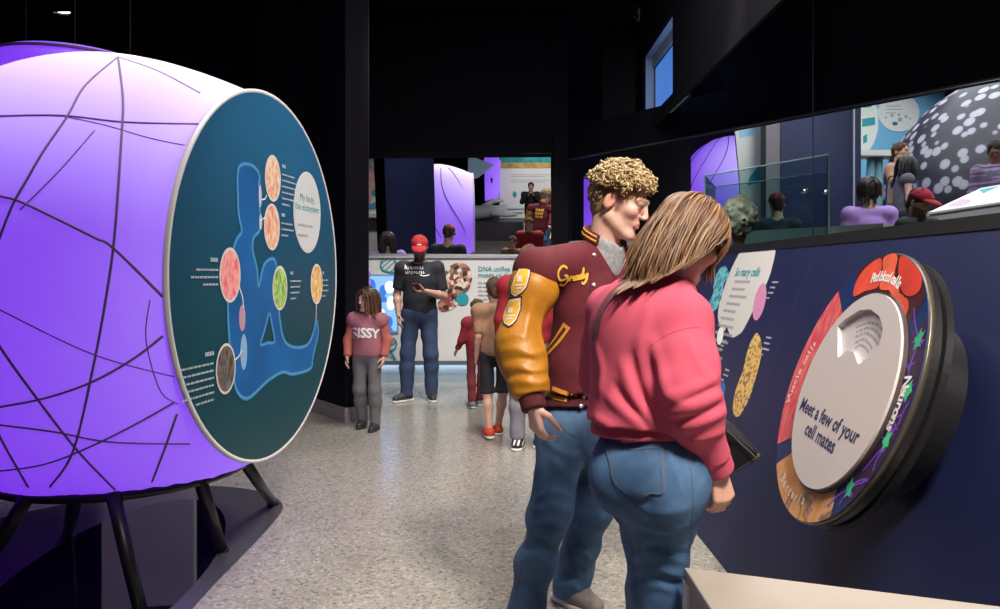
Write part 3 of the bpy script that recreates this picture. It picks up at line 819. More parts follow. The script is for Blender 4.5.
# printed matter on it
def helix(g, pts, w, plane, z):
    """double strand with rungs, printed"""
    A = []; B = []; C = smoothpts(pts, 10); n = len(C)
    for i, p in enumerate(C):
        t = C[min(i + 1, n - 1)] - C[max(i - 1, 0)]; t = t / np.linalg.norm(t); nn = V(-t[1], t[0]); ph = i / n * 2.6 * PI
        A.append(p + nn * w * math.sin(ph)); B.append(p - nn * w * math.sin(ph))
        if i % 3 == 1: plane.stroke(g, [A[-1], B[-1]], .012, z)
    plane.stroke(g, A, .022, z + .0006); plane.stroke(g, B, .022, z + .0006)
zp = .0
g = G(); helix(g, [WP.px(u, v) for u, v in ((383, 258), (390, 266), (402, 278), (418, 286), (432, 292))], .10, WP, .002)
helix(g, [WP.px(u, v) for u, v in ((372, 328), (381, 338), (390, 347), (388, 358))], .10, WP, .002)
g.obj('helix_print', M['teal_text'], r)
# footprint-like mosaic of tiny faces
M['mosaic'] = ramp_mat('portrait mosaic', [(0, (.03, .02, .02)), (.2, (.45, .22, .12)), (.4, (.75, .45, .32)), (.55, (.30, .05, .05)), (.7, (.80, .70, .60)), (.85, (.12, .10, .12))], 'cells', 22, .6)
o = smoothpts([WP.px(u, v) for u, v in ((446, 270), (456, 263), (467, 265), (472, 275), (470, 287), (463, 295), (460, 301), (452, 309), (441, 311), (438, 303), (445, 295), (449, 286), (445, 279))], 5, True)
g = G(); WP.poly(g, [o], .002); g.obj('mosaic_print', M['mosaic'], r)
g = G(); WP.poly(g, [circ(WP.px(462.5, 299), .078)], .004); g.obj('dot_print', M['teal'], r)
g = G(); WP.text(g, 'DNA unifies us, and\nmakes us distinct', WP.px(478, 272) + V(0, 0), .080, .002, align='LEFT', ls=.95, bold=.001); g.obj('heading', M['teal_text'], r)
g = G(); WP.bars(g, WP.px(478, 283), .62, 7, .052, .018, .002, 3); WP.bars(g, WP.px(478, 315), .5, 2, .045, .014, .002, 5); g.obj('body_text', mat('pale grey lettering', (.50, .50, .50), .6), r)
r = empty('wall_screen', WP.at(*WP.px(381, 305)), 'bright blue screen with pale portraits set in the white back panel', 'screen')
q0, q1 = WP.px(364, 331), WP.px(397, 276)
g = G(); L = [V(q0[0], q0[1]), V(q1[0], q0[1]), V(q1[0], q1[1]), V(q0[0], q1[1])]
WP.prism(g, [L], 0., .012); g.obj('display', mat('blue screen', (.1, .2, .5), .3, emit=(.22, .45, 1.0), es=1.1), r)
fr = [(q0 + V(-.02, -.02)), V(q1[0] + .02, q0[1] - .02), q1 + V(.02, .02), V(q0[0] - .02, q1[1] + .02)]
g = G(); WP.prism(g, [fr, L], 0, .016); g.obj('bezel', mat('screen bezel', (.25, .35, .5), .4), r)
g = G()
for (u, v, w, h) in ((371, 286, 5, 7), (383, 291, 3.5, 6), (372, 303, 5, 7), (389, 322, 4, 6)):
    c = WP.px(u, v); WP.poly(g, [circ(c, w / 750 * 9.4, 20, h / 750 * 9.4)], .014)
    WP.poly(g, [[c + V(-.07, -.14), c + V(.07, -.14), c + V(.035, -.07), c + V(-.035, -.07)]], .0135)
g.obj('portrait_print', mat('screen blue', (.05, .15, .4), .3, emit=(.03, .14, .55), es=.9), r)
g = G()
for (u, v, w, h) in ((390, 287, 5, 6), (380, 313, 5, 5), (370, 321, 4, 4), (391, 303, 4, 7)):
    WP.poly(g, [circ(WP.px(u, v), w / 750 * 9.4, 20, h / 750 * 9.4)], .0145)
g.obj('highlight_print', mat('screen white', (.8, .9, 1), .3, emit=(.75, .88, 1.), es=1.2), r)
# ------------------------------------------------------------------ the lantern
SCN = V(-1.76, 3.52, 1.335); SR = 1.025
dn = nrm(V(.99, -.139, 0)); dx = nrm(V(.139, .99, 0))
DP = Pl(V(-1.044, 3.40, 1.35), dx, V(0, 0, 1)); DR = .815
if DP.n @ dn < 0: raise RuntimeError
hh = (DP.o - SCN) @ dn
root = empty('lantern', V(SCN[0], SCN[1], 0), 'large round glowing purple fabric lantern on black legs with a blue disc', 'lantern')
def fabric():
    m = bpy.data.materials.new('glowing fabric'); m.use_nodes = True; nt = m.node_tree; nt.nodes.remove(nt.nodes['Principled BSDF']); out = nt.nodes['Material Output']
    d = nt.nodes.new('ShaderNodeBsdfDiffuse'); d.inputs[0].default_value = (.54, .51, .52, 1)
    t = nt.nodes.new('ShaderNodeEmission'); t.inputs[0].default_value = (.205, .028, .90, 1); t.inputs[1].default_value = .88
    mx = nt.nodes.new('ShaderNodeAddShader')
    nt.links.new(d.outputs[0], mx.inputs[0]); nt.links.new(t.outputs[0], mx.inputs[1]); nt.links.new(mx.outputs[0], out.inputs[0]); return m
M['fabric'] = fabric()
ZB = .47; ZTOP = 2.40
def lantern_pt(th, ph):
    """th from top, ph around; clipped by the disc plane and bottom ring"""
    d = V(math.sin(th) * math.cos(ph), math.sin(th) * math.sin(ph), math.cos(th)); p = SCN + d * SR
    return p
g = G(); NU, NV = 96, 48
t1 = math.acos((ZB - SCN[2]) / SR); t0 = .22
# surface: param around the disc axis so that the rim is clean
ax = dn; up = V(0, 0, 1); sd = dx
a0 = math.asin(DR / math.hypot(DR, (DP.o - SCN) @ dn)); off = (DP.o - SCN) - dn * ((DP.o - SCN) @ dn)
vs = []; 
for j in range(NV + 1):
    s_ = j / NV; th = a0 + (PI - a0) * s_
    for i in range(NU):
        q = 2 * PI * i / NU; e = math.cos(q) * sd + math.sin(q) * up
        p = SCN + SR * (math.cos(th) * ax + math.sin(th) * e)
        w = max(0, 1 - s_ * 3.2) ** 2                              # pull towards the exact rim of the disc
        p = p * (1 - w) + (DP.o + e * DR) * w
        if p[2] < ZB: p = V(p[0], p[1], ZB)
        vs.append(p)
fs = []
for j in range(NV):
    for i in range(NU):
        f = (j * NU + i, (j + 1) * NU + i, (j + 1) * NU + (i + 1) % NU, j * NU + (i + 1) % NU)
        if max(vs[k][2] for k in f) > ZB + 1e-6: fs.append(f)
g.raw(vs, fs); fab = g.obj('shade', M['fabric'], root, smooth=True)
FB = Dec(fab)
# seams: poles behind the cloth, traced where they show
lines = [[(118, 57), (85, 86), (67, 117), (43, 152), (26, 181), (13, 204), (0, 237), (-14, 280)],
 [(118, 57), (123, 99), (121.5, 138.5), (115, 230), (108, 285), (94, 363), (73.5, 450), (50, 487)],
 [(-20, 117), (0, 116), (62, 115.5), (125, 122), (200, 124)], [(-20, 190), (0, 196), (20, 201.5), (59, 220), (95, 238), (113, 248), (163, 297)],
 [(-15, 320), (0, 347), (27.6, 386), (73.5, 446), (115, 490)], [(-20, 410), (0, 407), (46, 398), (92, 382), (133, 359), (163, 336)],
 [(-20, 471), (0, 471), (46, 464), (92, 446), (138, 423), (175, 402)], [(-20, 422), (0, 425), (55, 432), (110, 442), (190, 444)],
 [(-12, 405), (0, 437), (28, 487)], [(177, 414), (165, 448), (152, 482)], [(118, 57), (158, 71), (200, 93)]]
thin = [[(67, 117), (105, 125), (150, 138), (194, 147)], [(-10, 305), (0, 310), (92, 354), (175, 377)], [(95, 130), (60, 170), (20, 210)], [(150, 300), (146, 340), (160, 390), (178, 404)]]
M['seam'] = mat('seam', (.17, .11, .23), .8)
for L, w in [(l, .0062) for l in lines] + [(l, .0028) for l in thin]:
    seg = smoothpts([V(*p) for p in L], 8); run = []
    for p in seg:
        h, n = FB.hit(p[0], p[1], -.003 if w > .005 else -.001)
        if h is not None: run.append(h)
    if len(run) > 2:
        g = G(); g.tube(run, w, 6); g.obj('rib', M['seam'], root, smooth=True)
# poles on the far side, on the sphere
for k in range(7):
    q = (1.0, 1.55, 2.1, 2.65, 3.1, 3.5, .5)[k]; run = []
    for t in np.linspace(.35, 1.9, 24):
        p = SCN + (SR + .002) * V(math.sin(t) * math.cos(q + .3 * math.sin(t * 2)), math.sin(t) * math.sin(q + .3 * math.sin(t * 2)), math.cos(t))
        if (p - DP.o) @ dn < -.05 and p[2] > ZB: run.append(p)
    if len(run) > 2: g = G(); g.tube(run, .0085, 6); g.obj('rib', M['seam'], root, smooth=True)
# base ring and legs
rr_ = math.sqrt(SR ** 2 - (ZB - SCN[2]) ** 2)
g = G(); g.tube([V(SCN[0] + rr_ * math.cos(q), SCN[1] + rr_ * math.sin(q), ZB - .005) for q in np.linspace(0, 2 * PI, 49)], .02, 8); g.obj('base_ring', M['blackmetal'], root, smooth=True)
g = G(); g.lathe([(0, 0), (rr_ - .02, 0)], V(SCN[0], SCN[1], ZB + .01), (0, 0, 1), 48); g.obj('base_plate', M['fabric'], root)
legs = [((114, 498), (142, 622), 2.94), ((200, 478), (222, 553), 3.67), ((243, 458), (273, 506), 4.42), ((77, 506), (68, 538), 3.88), ((30, 497), (-40, 600), 3.05)]
for (ut, vt), (ub, vb), D in legs:
    foot = P(ub, vb, D); foot[2] = 0
    d = foot - SCN; a = math.atan2(d[1], d[0]); rt = min(rr_, np.hypot(d[0], d[1]))
    top = V(SCN[0] + rr_ * math.cos(a), SCN[1] + rr_ * math.sin(a), ZB)
    # lean so that the top meets the ring under its seen position
    best = min((abs((CX + F * (SCN[0] + rr_ * math.cos(q)) / (SCN[1] + rr_ * math.sin(q))) - ut) + .25 * abs(HY - F * (ZB - CZ) / (SCN[1] + rr_ * math.sin(q)) - vt), q) for q in np.linspace(0, 2 * PI, 181))
    q = best[1]; top = V(SCN[0] + rr_ * math.cos(q), SCN[1] + rr_ * math.sin(q), ZB + .01)
    g = G(); g.tube([top, top * .5 + foot * .5, foot + V(0, 0, .012)], [.029, .028, .026], 14); l = g.obj('leg', M['blackmetal'], root, smooth=True)
    g = G(); g.lathe([(.034, 0), (.034, .012), (.027, .02)], foot, (0, 0, 1), 14); g.obj('foot', M['black'], l, smooth=True)
# disc with its white rim
D0 = Pl(DP.o, DP.X, DP.Y)
g = G(); g.lathe([(DR + .002, -.010), (DR + .009, -.004), (DR + .009, .010), (DR + .003, .014), (DR - .006, .0105)], DP.o, dn, 96, caps=False); g.obj('rim', mat('white rim', (.75, .73, .76), .4), root, smooth=True)
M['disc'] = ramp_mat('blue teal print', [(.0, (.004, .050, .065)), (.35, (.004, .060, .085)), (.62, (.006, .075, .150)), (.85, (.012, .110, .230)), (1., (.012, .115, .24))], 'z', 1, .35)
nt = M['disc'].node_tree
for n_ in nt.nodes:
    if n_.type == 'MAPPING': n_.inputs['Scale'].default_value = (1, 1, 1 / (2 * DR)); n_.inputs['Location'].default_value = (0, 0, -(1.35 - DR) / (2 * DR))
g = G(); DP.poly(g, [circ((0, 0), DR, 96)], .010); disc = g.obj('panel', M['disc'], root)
px = DP.px
body_ = smoothpts([px(*p) for p in [(235.2, 171.3), (239.5, 164.5), (248, 165), (254.4, 170), (257.2, 177.7), (256, 186), (258.7, 199), (257, 207.6), (258, 218), (256.5, 231), (251, 237.5), (250, 250), (254.4, 269.5), (256, 287), (261, 266), (268.3, 259), (273, 262), (275.2, 280), (276.4, 310), (280.7, 337.6), (290, 347), (305, 345), (311.6, 331), (313.8, 320.5), (316, 333), (310.6, 357), (308, 368.6), (290, 374), (280.7, 371.8), (264.7, 381), (247.6, 397), (238, 396), (231.6, 382), (227, 344), (225, 299), (228, 270), (231, 248), (235, 237.5), (239, 231), (236, 215), (235, 192.7)]], 4, True)
hole = smoothpts([px(*p) for p in [(266.8, 313), (270, 328), (272, 342), (265, 343), (258, 344.5), (262, 330)]], 3, True)
g = G(); DP.poly(g, [body_, hole], .0115); g.obj('figure_print', mat('blue figure print', (.008, .110, .34), .4, var=.25, scale=3), disc)
g = G(); DP.stroke(g, body_, .020, .0120, True); DP.stroke(g, hole, .018, .0120, True); g.obj('glow_print', mat('soft outline print', (.03, .19, .45), .4), disc)
g = G(); DP.stroke(g, body_, .007, .0125, True); DP.stroke(g, hole, .006, .0125, True); g.obj('outline_print', mat('outline print', (.10, .36, .62), .4), disc)
g = G(); DP.poly(g, [circ(px(239.5, 318), .028, 24, .055)], .0125); g.obj('stomach_print', mat('pink print', (.50, .28, .36), .5), disc)
g = G(); DP.poly(g, [circ(px(241, 352), .03, 24, .075)], .0125); g.obj('gut_print', mat('pale blue print', (.25, .42, .65), .5), disc)
def cellmat(name, a, b, c, sc=45): return ramp_mat(name, [(0, a), (.32, b), (.62, c), (.85, a)], 'noise', sc, .5, stretch=(1, 1, .6))
cells = [((270.4, 178.4), 22, ((.75, .50, .36), (.70, .22, .10), (.85, .68, .52))), ((269.4, 227), 22, ((.85, .70, .55), (.70, .20, .10), (.85, .62, .45))),
         ((227.3, 275), 26, ((.55, .02, .05), (.80, .10, .14), (.90, .45, .42))), ((277.5, 288), 21, ((.20, .45, .06), (.08, .22, .02), (.45, .68, .22))),
         ((314.4, 284), 19, ((.80, .48, .14), (.55, .22, .03), (.88, .64, .30))), ((223, 368.6), 24, ((.02, .02, .02), (.22, .19, .17), (.05, .045, .04)))]
for k, ((u, v), ry, cc) in enumerate(cells):
    R_ = ry * DP.dist(u, v) / F; c = px(u, v)
    g = G(); DP.poly(g, [circ(c, R_ * .82, 48, R_ * 1.06)], .0128); rg = g.obj('ring_print', mat('pale ring print', (.72, .66, .62), .5), disc)
    g = G(); DP.poly(g, [circ(c, R_ * .73, 48, R_ * .95)], .0136); g.obj('microbe_print', cellmat('microbes %d' % k, *cc), disc)
c = px(305.2, 212.5); R_ = 40.5 * DP.dist(305, 212) / F
g = G(); DP.poly(g, [circ(c, R_ * .85, 48, R_)], .0128); g.obj('title_print', mat('pale print', (.66, .68, .70), .5), disc)
g = G(); DP.poly(g, [circ(c, R_ * .82, 48, R_ * .965), ], .0136); g.obj('title_field', mat('pale field', (.58, .60, .61), .5), disc)
g = G(); DP.text(g, 'My body,\nthe ecosystem', c + V(-.005, .045), .052, .0145, ls=.9); g.obj('title', M['teal_text'], disc)
g = G(); DP.bars(g, c + V(-.12, -.075), .24, 2, .05, .012, .0145, 3); g.obj('subtitle', M['grey_text'], disc)
g = G()
for (u, v), w, n_, left in (((279.5, 175), .17, 6, True), ((279, 224), .15, 3, True), ((215, 271), .22, 3, False), ((288, 282), .13, 4, True), ((320, 281), .10, 4, True), ((211, 364), .26, 6, False)):
    c = px(u, v); c0_ = c if left else c - V(w, 0)
    DP.bars(g, c0_, w, n_, .028, .008, .0128, int(u), left)
    DP.bars(g, c0_ + V(0 if left else w * .5, .035), w * .5, 1, .03, .016, .0128, int(u) + 1, left)
g.obj('captions', mat('caption ink', (.38, .46, .52), .5), disc)
g = G()
for pts in ([(264, 195), (262, 199), (258.5, 199.5)], [(263, 217), (260, 219), (258, 221)], [(235.5, 285), (239.5, 297), (240.5, 308)], [(232, 360), (236, 356), (239, 350)], [(314, 303), (313.8, 312), (313.5, 320)]):
    DP.stroke(g, smoothpts([px(*p) for p in pts], 5), .006, .0132)
g.obj('pointer_print', M['white_text'], disc)
g = G(); DP.poly(g, [circ(px(257.5, 196), .014, 16, .05)], .0126); DP.poly(g, [circ(px(258, 222), .014, 16, .035)], .0126); g.obj('sense_print', mat('pale mauve print', (.55, .55, .66), .5), disc)
# hanging purple lantern behind it
hr = empty('hanging_lantern', P(40, 52, 4.9), 'flat purple fabric lantern hung on cables above and behind the big one', 'lantern')
c = P(72, 66, 4.9)
M['purple_glow'] = mat('lit purple fabric', (.4, .3, .6), .7, emit=(.17, .03, .72), es=1.1, var=.1, scale=4)
g = G(); g.lathe([(.02, .07), (.22, .065), (.40, .04), (.47, .0), (.44, -.10), (.02, -.12)], c, (0, 0, 1), 40, sx=1.); g.obj('shade', M['purple_glow'], hr, smooth=True)
g = G(); g.tube([c + V(.47 * math.cos(q), .47 * math.sin(q), .002) for q in np.linspace(0, 2 * PI, 41)], .010, 6); g.obj('hoop', M['seam'], hr, smooth=True)
for dx_ in (-.30, .38, .02):
    g = G(); p = c + V(dx_, 0, .07); g.tube([p, V(p[0], p[1], CE)], .004, 6); g.obj('cable', M['black'], hr)
for q in (.3, 1.5, 4.1, 4.9):
    g = G(); g.tube([c + V(.04 * math.cos(q), .04 * math.sin(q), .072), c + V(.25 * math.cos(q), .25 * math.sin(q), .066), c + V(.47 * math.cos(q + .1), .47 * math.sin(q + .1), .004)], .006, 6); g.obj('rib', M['seam'], hr, smooth=True)
# dark glossy flat shapes on the floor below
g = G(); FPl = Pl(V(0, 0, 0), (1, 0, 0), (0, 1, 0))
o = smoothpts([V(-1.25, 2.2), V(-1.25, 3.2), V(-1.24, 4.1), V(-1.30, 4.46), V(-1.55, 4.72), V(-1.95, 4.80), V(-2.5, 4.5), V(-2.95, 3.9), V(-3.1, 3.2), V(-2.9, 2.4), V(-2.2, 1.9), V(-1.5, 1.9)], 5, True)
FPl.prism(g, [o], 0., .003); struct('floor_overlay', g, mat('dark grey gloss', (.070, .068, .075), .22, var=.08, scale=3))
g = G(); FPl.poly(g, [circ(V(-1.77, 3.45), .42, 64, 1.08, .12)], .0042); struct('floor_overlay', g, mat('black gloss ellipse', (.004, .003, .010), .03, spec=.8))
# ------------------------------------------------------------------ sloping console on the right
e1 = nrm(V(-.0133, 1, 0)); CP = Pl(V(1.08, 0, 0), -e1, V(.39, 0, 1)); SL = 1.53 / CP.Y[2]
Y0, Y1 = -7.4, .6      # along -e1
root = empty('sloping_console', V(1.4, 3.5, 0), 'long dark blue sloping display console with printed cells along the right', 'display console')
g = G(); a = [CP.at(Y0, 0), CP.at(Y1, 0), CP.at(Y1, SL), CP.at(Y0, SL)]; b = [CP.at(Y0, 0) + V(.3, 0, 0), CP.at(Y1, 0) + V(.3, 0, 0), CP.at(Y1, SL) + V(.12, 0, 0), CP.at(Y0, SL) + V(.12, 0, 0)]
g.hexa(a, b); g.obj('front_panel', M['navy'], root)
g = G(); x0 = 1.66
poly = [V(x0 - .03, 7.4, 0), V(x0 + .08, -.6, 0), V(5.0, -.6, 0), V(5.05, 3.45, 0), V(2.24, 7.4, 0)]
g.hexa([p + V(0, 0, 1.49) for p in poly], [p + V(0, 0, 1.53) for p in poly]); g.obj('counter', M['black'], root)
g = G(); a = [CP.at(Y0, SL - .028, .004), CP.at(Y1, SL - .028, .004), CP.at(Y1, SL + .03, .004), CP.at(Y0, SL + .03, .004)]
g.hexa(a, [p - CP.n * .05 for p in a]); g.obj('edge_trim', M['black'], root)
g = G(); s0 = CP.px(816, 250)[0]
a = [CP.at(s0 - .003, .02, .0015), CP.at(s0 + .003, .02, .0015), CP.at(s0 + .003, SL - .03, .0015), CP.at(s0 - .003, SL - .03, .0015)]; g.face(a); g.obj('seam', mat('pale seam', (.05, .06, .12), .5), root)
cp = CP.px
blob = smoothpts([cp(*p) for p in [(743, 249.6), (760, 248), (775, 247), (772.5, 266.6), (767, 283), (759, 299), (744, 329), (738, 335), (732.5, 337.6), (729, 332), (727, 327), (724, 331.7), (721, 327), (718, 318), (719, 307), (720.7, 299), (726, 283), (732.5, 266.6)]], 3, True)
g = G(); CP.poly(g, [blob], .0012); g.obj('bubble_print', mat('pale grey print', (.62, .62, .60), .5), root)
dn_ = lambda u, v: cp(u, v)
g = G(); CP.text(g, 'So many cells', cp(747.5, 272.5), .082, .0022, bold=.002); g.obj('heading', M['teal_text'], root)
g = G(); c = cp(734.5, 283); CP.bars(g, c, .34, 12, .050, .018, .0022, 9); g.obj('body_text', M['grey_text'], root)
def ell_px(u, v, ru, rv, rot): return [cp(u + ru * math.cos(q) * math.cos(rot) - rv * math.sin(q) * math.sin(rot), v + ru * math.cos(q) * math.sin(rot) + rv * math.sin(q) * math.cos(rot)) for q in np.linspace(0, 2 * PI, 40, endpoint=False)]
tealc = ramp_mat('teal cells', [(0, (.02, .12, .20)), (.3, (.02, .25, .34)), (.5, (.20, .60, .66)), (.8, (.03, .2, .3))], 'voronoi', 16, .5)
g = G(); CP.poly(g, [smoothpts([cp(*p) for p in [(725, 266), (728, 270), (729, 277), (724, 283), (723, 292), (720, 303), (715, 311), (710, 310), (709, 303), (713, 294), (714, 282), (719, 270)]], 3, True)], .0012); g.obj('round_cell_print', tealc, root)
g = G(); CP.poly(g, [ell_px(760, 302, 5.6, 19, .22)], .0024); g.obj('pink_cell_print', ramp_mat('pink cells', [(0, (.75, .45, .62)), (.5, (.60, .22, .42)), (1, (.8, .6, .7))], 'noise', 60), root)
g = G(); CP.poly(g, [smoothpts([cp(*p) for p in [(758, 333), (762, 345), (761, 358), (756, 378), (750, 397), (743, 411), (738, 417), (734, 414), (733, 405), (736, 390), (743, 370), (748, 350), (753, 338)]], 3, True)], .0012); g.obj('yellow_cell_print', ramp_mat('yellow cells', [(0, (.07, .035, .015)), (.22, (.30, .15, .03)), (.36, (.66, .40, .09)), (.55, (.78, .56, .20)), (.75, (.30, .15, .04))], 'voronoi', 28), root)
g = G(); CP.poly(g, [ell_px(720.5, 336, 3, 9, .15)], .0026); g.obj('pink_cell_print', M['white_text'], root)
g = G(); CP.poly(g, [ell_px(722, 391, 3.4, 9, .15)], .0012); g.obj('blue_cell_print', mat('blue cell', (.03, .16, .5), .5), root)
g = G()
for (u, v), n_ in (((772, 283), 4), ((766, 338), 4), ((722, 341), 3), ((725, 370), 3)):
    CP.bars(g, cp(u, v), .10, n_, .032, .010, .0012, int(v))
g.obj('captions', mat('caption ink pale', (.42, .45, .55), .5), root)

# ------------------------------------------------------------------ the wheel
WH = Pl(V(1.141, 2.513, .986), V(-.0674, -.9977, 0), V(.3465, -.0234, .9378)); RW = .470
root = empty('wheel', WH.at(0, 0, -.2), 'big round turning wheel of cell pictures mounted on the blue console', 'wheel display')
wp = WH.px
ip = np.array([wp(*p) for p in ((793, 459), (816.5, 486), (900.6, 319), (875.6, 290), (801, 425), (845, 330))])
A_ = np.c_[2 * ip, np.ones(len(ip))]; sol = np.linalg.lstsq(A_, (ip ** 2).sum(1), rcond=None)[0]; IC = sol[:2]; IR = math.sqrt(sol[2] + IC @ IC)
IR = .336; IC = V(.055, -.014)
g = G(); g.lathe([(RW - .03, -.005), (RW, -.007), (RW + .003, -.012), (RW + .002, -.024), (RW - .03, -.028)], WH.o, WH.n, 96); g.obj('rim', mat('dark bronze edge', (.09, .08, .06), .35, .4), root, smooth=True)
g = G(); g.lathe([(0, -.022), (RW - .01, -.022), (RW - .008, -.05), (RW - .02, -.05), (RW - .02, -.058), (RW - .004, -.062), (RW - .004, -.082), (RW - .03, -.086), (RW - .03, -.092), (RW - .04, -.096), (RW - .045, -.10), (RW - .15, -.105), (RW - .17, -.235), (0, -.24)], WH.o, WH.n, 96); g.obj('drum', M['black'], root)
def sector(p0, p1, z, m, name, ri=None, ro=RW - .003):
    a0, a1 = [math.atan2(*(wp(*p)[::-1])) for p in (p0, p1)]
    if a1 > a0: a1 -= 2 * PI       # clockwise
    ri = ri or IR - .02; n = 40; out = [V(ro * math.cos(a), ro * math.sin(a)) for a in np.linspace(a0, a1, n)]
    inn = [IC + V(ri * math.cos(a), ri * math.sin(a)) for a in np.linspace(a1, a0, n)]
    g = G(); WH.poly(g, [out + inn], z); return g.obj(name, m, face)
g = G(); WH.prism(g, [circ((0, 0), RW - .002, 96)], -.02, -.004); face = g.obj('face', mat('deep blue print', (.008, .030, .12), .4), root)
red = ramp_mat('red cells print', [(0, (.05, .008, .01)), (.06, (.20, .02, .01)), (.14, (.62, .055, .025)), (.5, (.75, .11, .05)), (1, (.82, .20, .12))], 'voronoi', 7, .45)
# blood cells as overlapping domes around the arc
sector((853, 291), (911, 311), -.003, mat('dark red print', (.045, .006, .012), .5), 'red_segment')
pk = ramp_mat('muscle print', [(0, (.55, .02, .07)), (.45, (.66, .06, .11)), (.6, (.72, .20, .16)), (1, (.45, .02, .16))], 'noise', 14, .45, stretch=(.6, 4, 1))
sector((784, 437), (838, 297), -.003, pk, 'muscle_segment')
tan = ramp_mat('bacteria print', [(0, (.30, .12, .04)), (.38, (.60, .27, .09)), (.50, (.70, .38, .15)), (.58, (.16, .10, .13)), (.66, (.66, .36, .05)), (1, (.80, .48, .07))], 'noise', 9, .45)
sector((831, 500), (782, 456), -.003, tan, 'tan_segment')
neu = ramp_mat('neuron ground', [(0, (.012, .008, .02)), (.5, (.03, .015, .05)), (1, (.06, .02, .12))], 'noise', 8, .45)
sector((920, 322), (845, 502), -.003, neu, 'neuron_segment')
rcols = [mat('blood cell a', (.70, .075, .04), .45, var=.25, scale=9), mat('blood cell b', (.78, .13, .07), .45, var=.25, scale=9), mat('blood cell c', (.62, .05, .03), .45, var=.25, scale=9)]
for k, pts in enumerate([[(853, 296), (855, 283), (863, 270), (873, 261), (881, 259), (880, 275), (877, 287), (864, 291)], [(883, 258), (893, 253), (897, 258), (894, 275), (899, 292), (888, 290), (879, 288), (882, 272)],
        [(900, 256), (912, 262), (921, 275), (919, 290), (910, 296), (902, 292), (898, 276)], [(900, 297), (907, 299), (908, 308), (903, 318), (899, 310)], [(889, 290), (899, 293), (903, 297), (898, 304), (893, 297)]]):
    g = G(); WH.poly(g, [smoothpts([wp(*p) for p in pts], 4, True)], -.002 + k * .0001); g.obj('blood_cell_print', rcols[k % 3], face)
vio = mat('violet neurite', (.16, .06, .55), .4); grn = mat('green neuron', (.04, .50, .22), .4, var=.3, scale=20)
cellp = [(918, 339), (901, 367), (907, 391), (890, 416), (886, 440), (849, 488)]
g = G()
for u, v in cellp:
    c = wp(u, v); rr = random.Random(int(u))
    for k in range(7):
        a = rr.uniform(0, 6.28); q = c; pts = [q]
        for j in range(4):
            a += rr.uniform(-.5, .5); q = q + V(math.cos(a), math.sin(a)) * .033
            if .40 < np.hypot(*q) / RW < .985 and np.hypot(*(q - IC)) > IR: pts.append(q)
        if len(pts) > 1: WH.stroke(g, pts, .006, -.0022)
g.obj('neurite_print', vio, face)
g = G()
for i, (u, v) in enumerate(cellp):
    c = wp(u, v); pts = []
    for k in range(10): a = k * .628 + i; r_ = .028 if k % 2 else .017; pts.append(c + V(math.cos(a) * r_ * .8, math.sin(a) * r_ * 1.3))
    WH.poly(g, [smoothpts(pts, 3, True)], -.0016)
g.obj('neuron_print', grn, face)
# lettering round the ring
def arc_text(txt, p0, p1, size, m, name, flip=False):
    a, b = wp(*p0), wp(*p1); g = G(); n = len(txt); ra, rb = np.hypot(*a), np.hypot(*b); A0, A1 = math.atan2(a[1], a[0]), math.atan2(b[1], b[0])
    while A1 - A0 > PI: A1 -= 2 * PI
    while A1 - A0 < -PI: A1 += 2 * PI
    for i, ch in enumerate(txt):
        if ch == ' ': continue
        t = i / max(n - 1, 1); A = A0 + (A1 - A0) * t; r_ = ra + (rb - ra) * t
        WH.text(g, ch, V(r_ * math.cos(A), r_ * math.sin(A)), size, -.001, A + (PI / 2 if flip else -PI / 2), bold=.0015)
    g.obj(name, m, face)
arc_text('Red blood cells', (873, 278), (899, 284), .050, M['white_text'], 'ring_text')
arc_text('Muscle cells', (789, 398), (814, 344), .050, mat('pale pink lettering', (.85, .55, .55), .5), 'ring_text')
arc_text('Neurons', (906, 382), (889, 428), .052, M['white_text'], 'ring_text')
arc_text('Bacteria', (783, 478), (803, 500), .046, mat('cream lettering', (.8, .7, .6), .5), 'ring_text', True)
# pale inner disc with the arched window cut through it
slot = [wp(*p) for p in ((842, 359.6), (842, 328), (848, 322), (854.6, 317.5), (865, 311.5), (875.6, 311), (884, 318), (888, 330), (885, 345), (878, 355), (870, 362), (863, 366), (861, 361), (858.5, 354), (852, 352))]
slot = [np.asarray(p) for p in slot]
g = G(); WH.prism(g, [circ(IC, IR, 96), slot], .0, .016); g.obj('inner_disc', mat('pale warm grey', (.56, .54, .54), .4), root)
g = G(); WH.prism(g, [circ(IC, IR + .008, 96), circ(IC, IR - .01, 96)], -.002, .008); g.obj('inner_edge', mat('brown edge', (.06, .04, .04), .4), root)
g = G(); cc = sum(slot) / len(slot); WH.poly(g, [[cc + (p - cc) * 1.22 for p in slot]], .0006); lp = g.obj('window_card', mat('card', (.60, .58, .62), .5), root)
g = G(); rr = random.Random(2)
for row in (((857, 327), (868, 323), (878, 325), (883, 332)), ((856.5, 332), (868, 328), (876, 331), (881, 338)), ((856, 337), (866, 333), (873, 337), (878, 344)), ((855.5, 343), (863, 339), (869, 343), (873, 350)), ((855.5, 348), (861, 345), (866, 348), (869, 353))):
    pts = smoothpts([wp(*p) for p in row], 10); i = 0
    while i < len(pts) - 2: n = rr.randint(3, 6); WH.stroke(g, pts[i:i + n], .008, .0012); i += n
g.obj('card_text', M['grey_text'], lp)
tv_ = wp(857, 438) - wp(804, 406); g = G(); WH.text(g, 'Meet a few of your\ncell mates', wp(828, 430), .068, .0168, ang=math.atan2(tv_[1], tv_[0]), ls=.95, bold=.0015); g.obj('lettering', M['navy_text'], root)

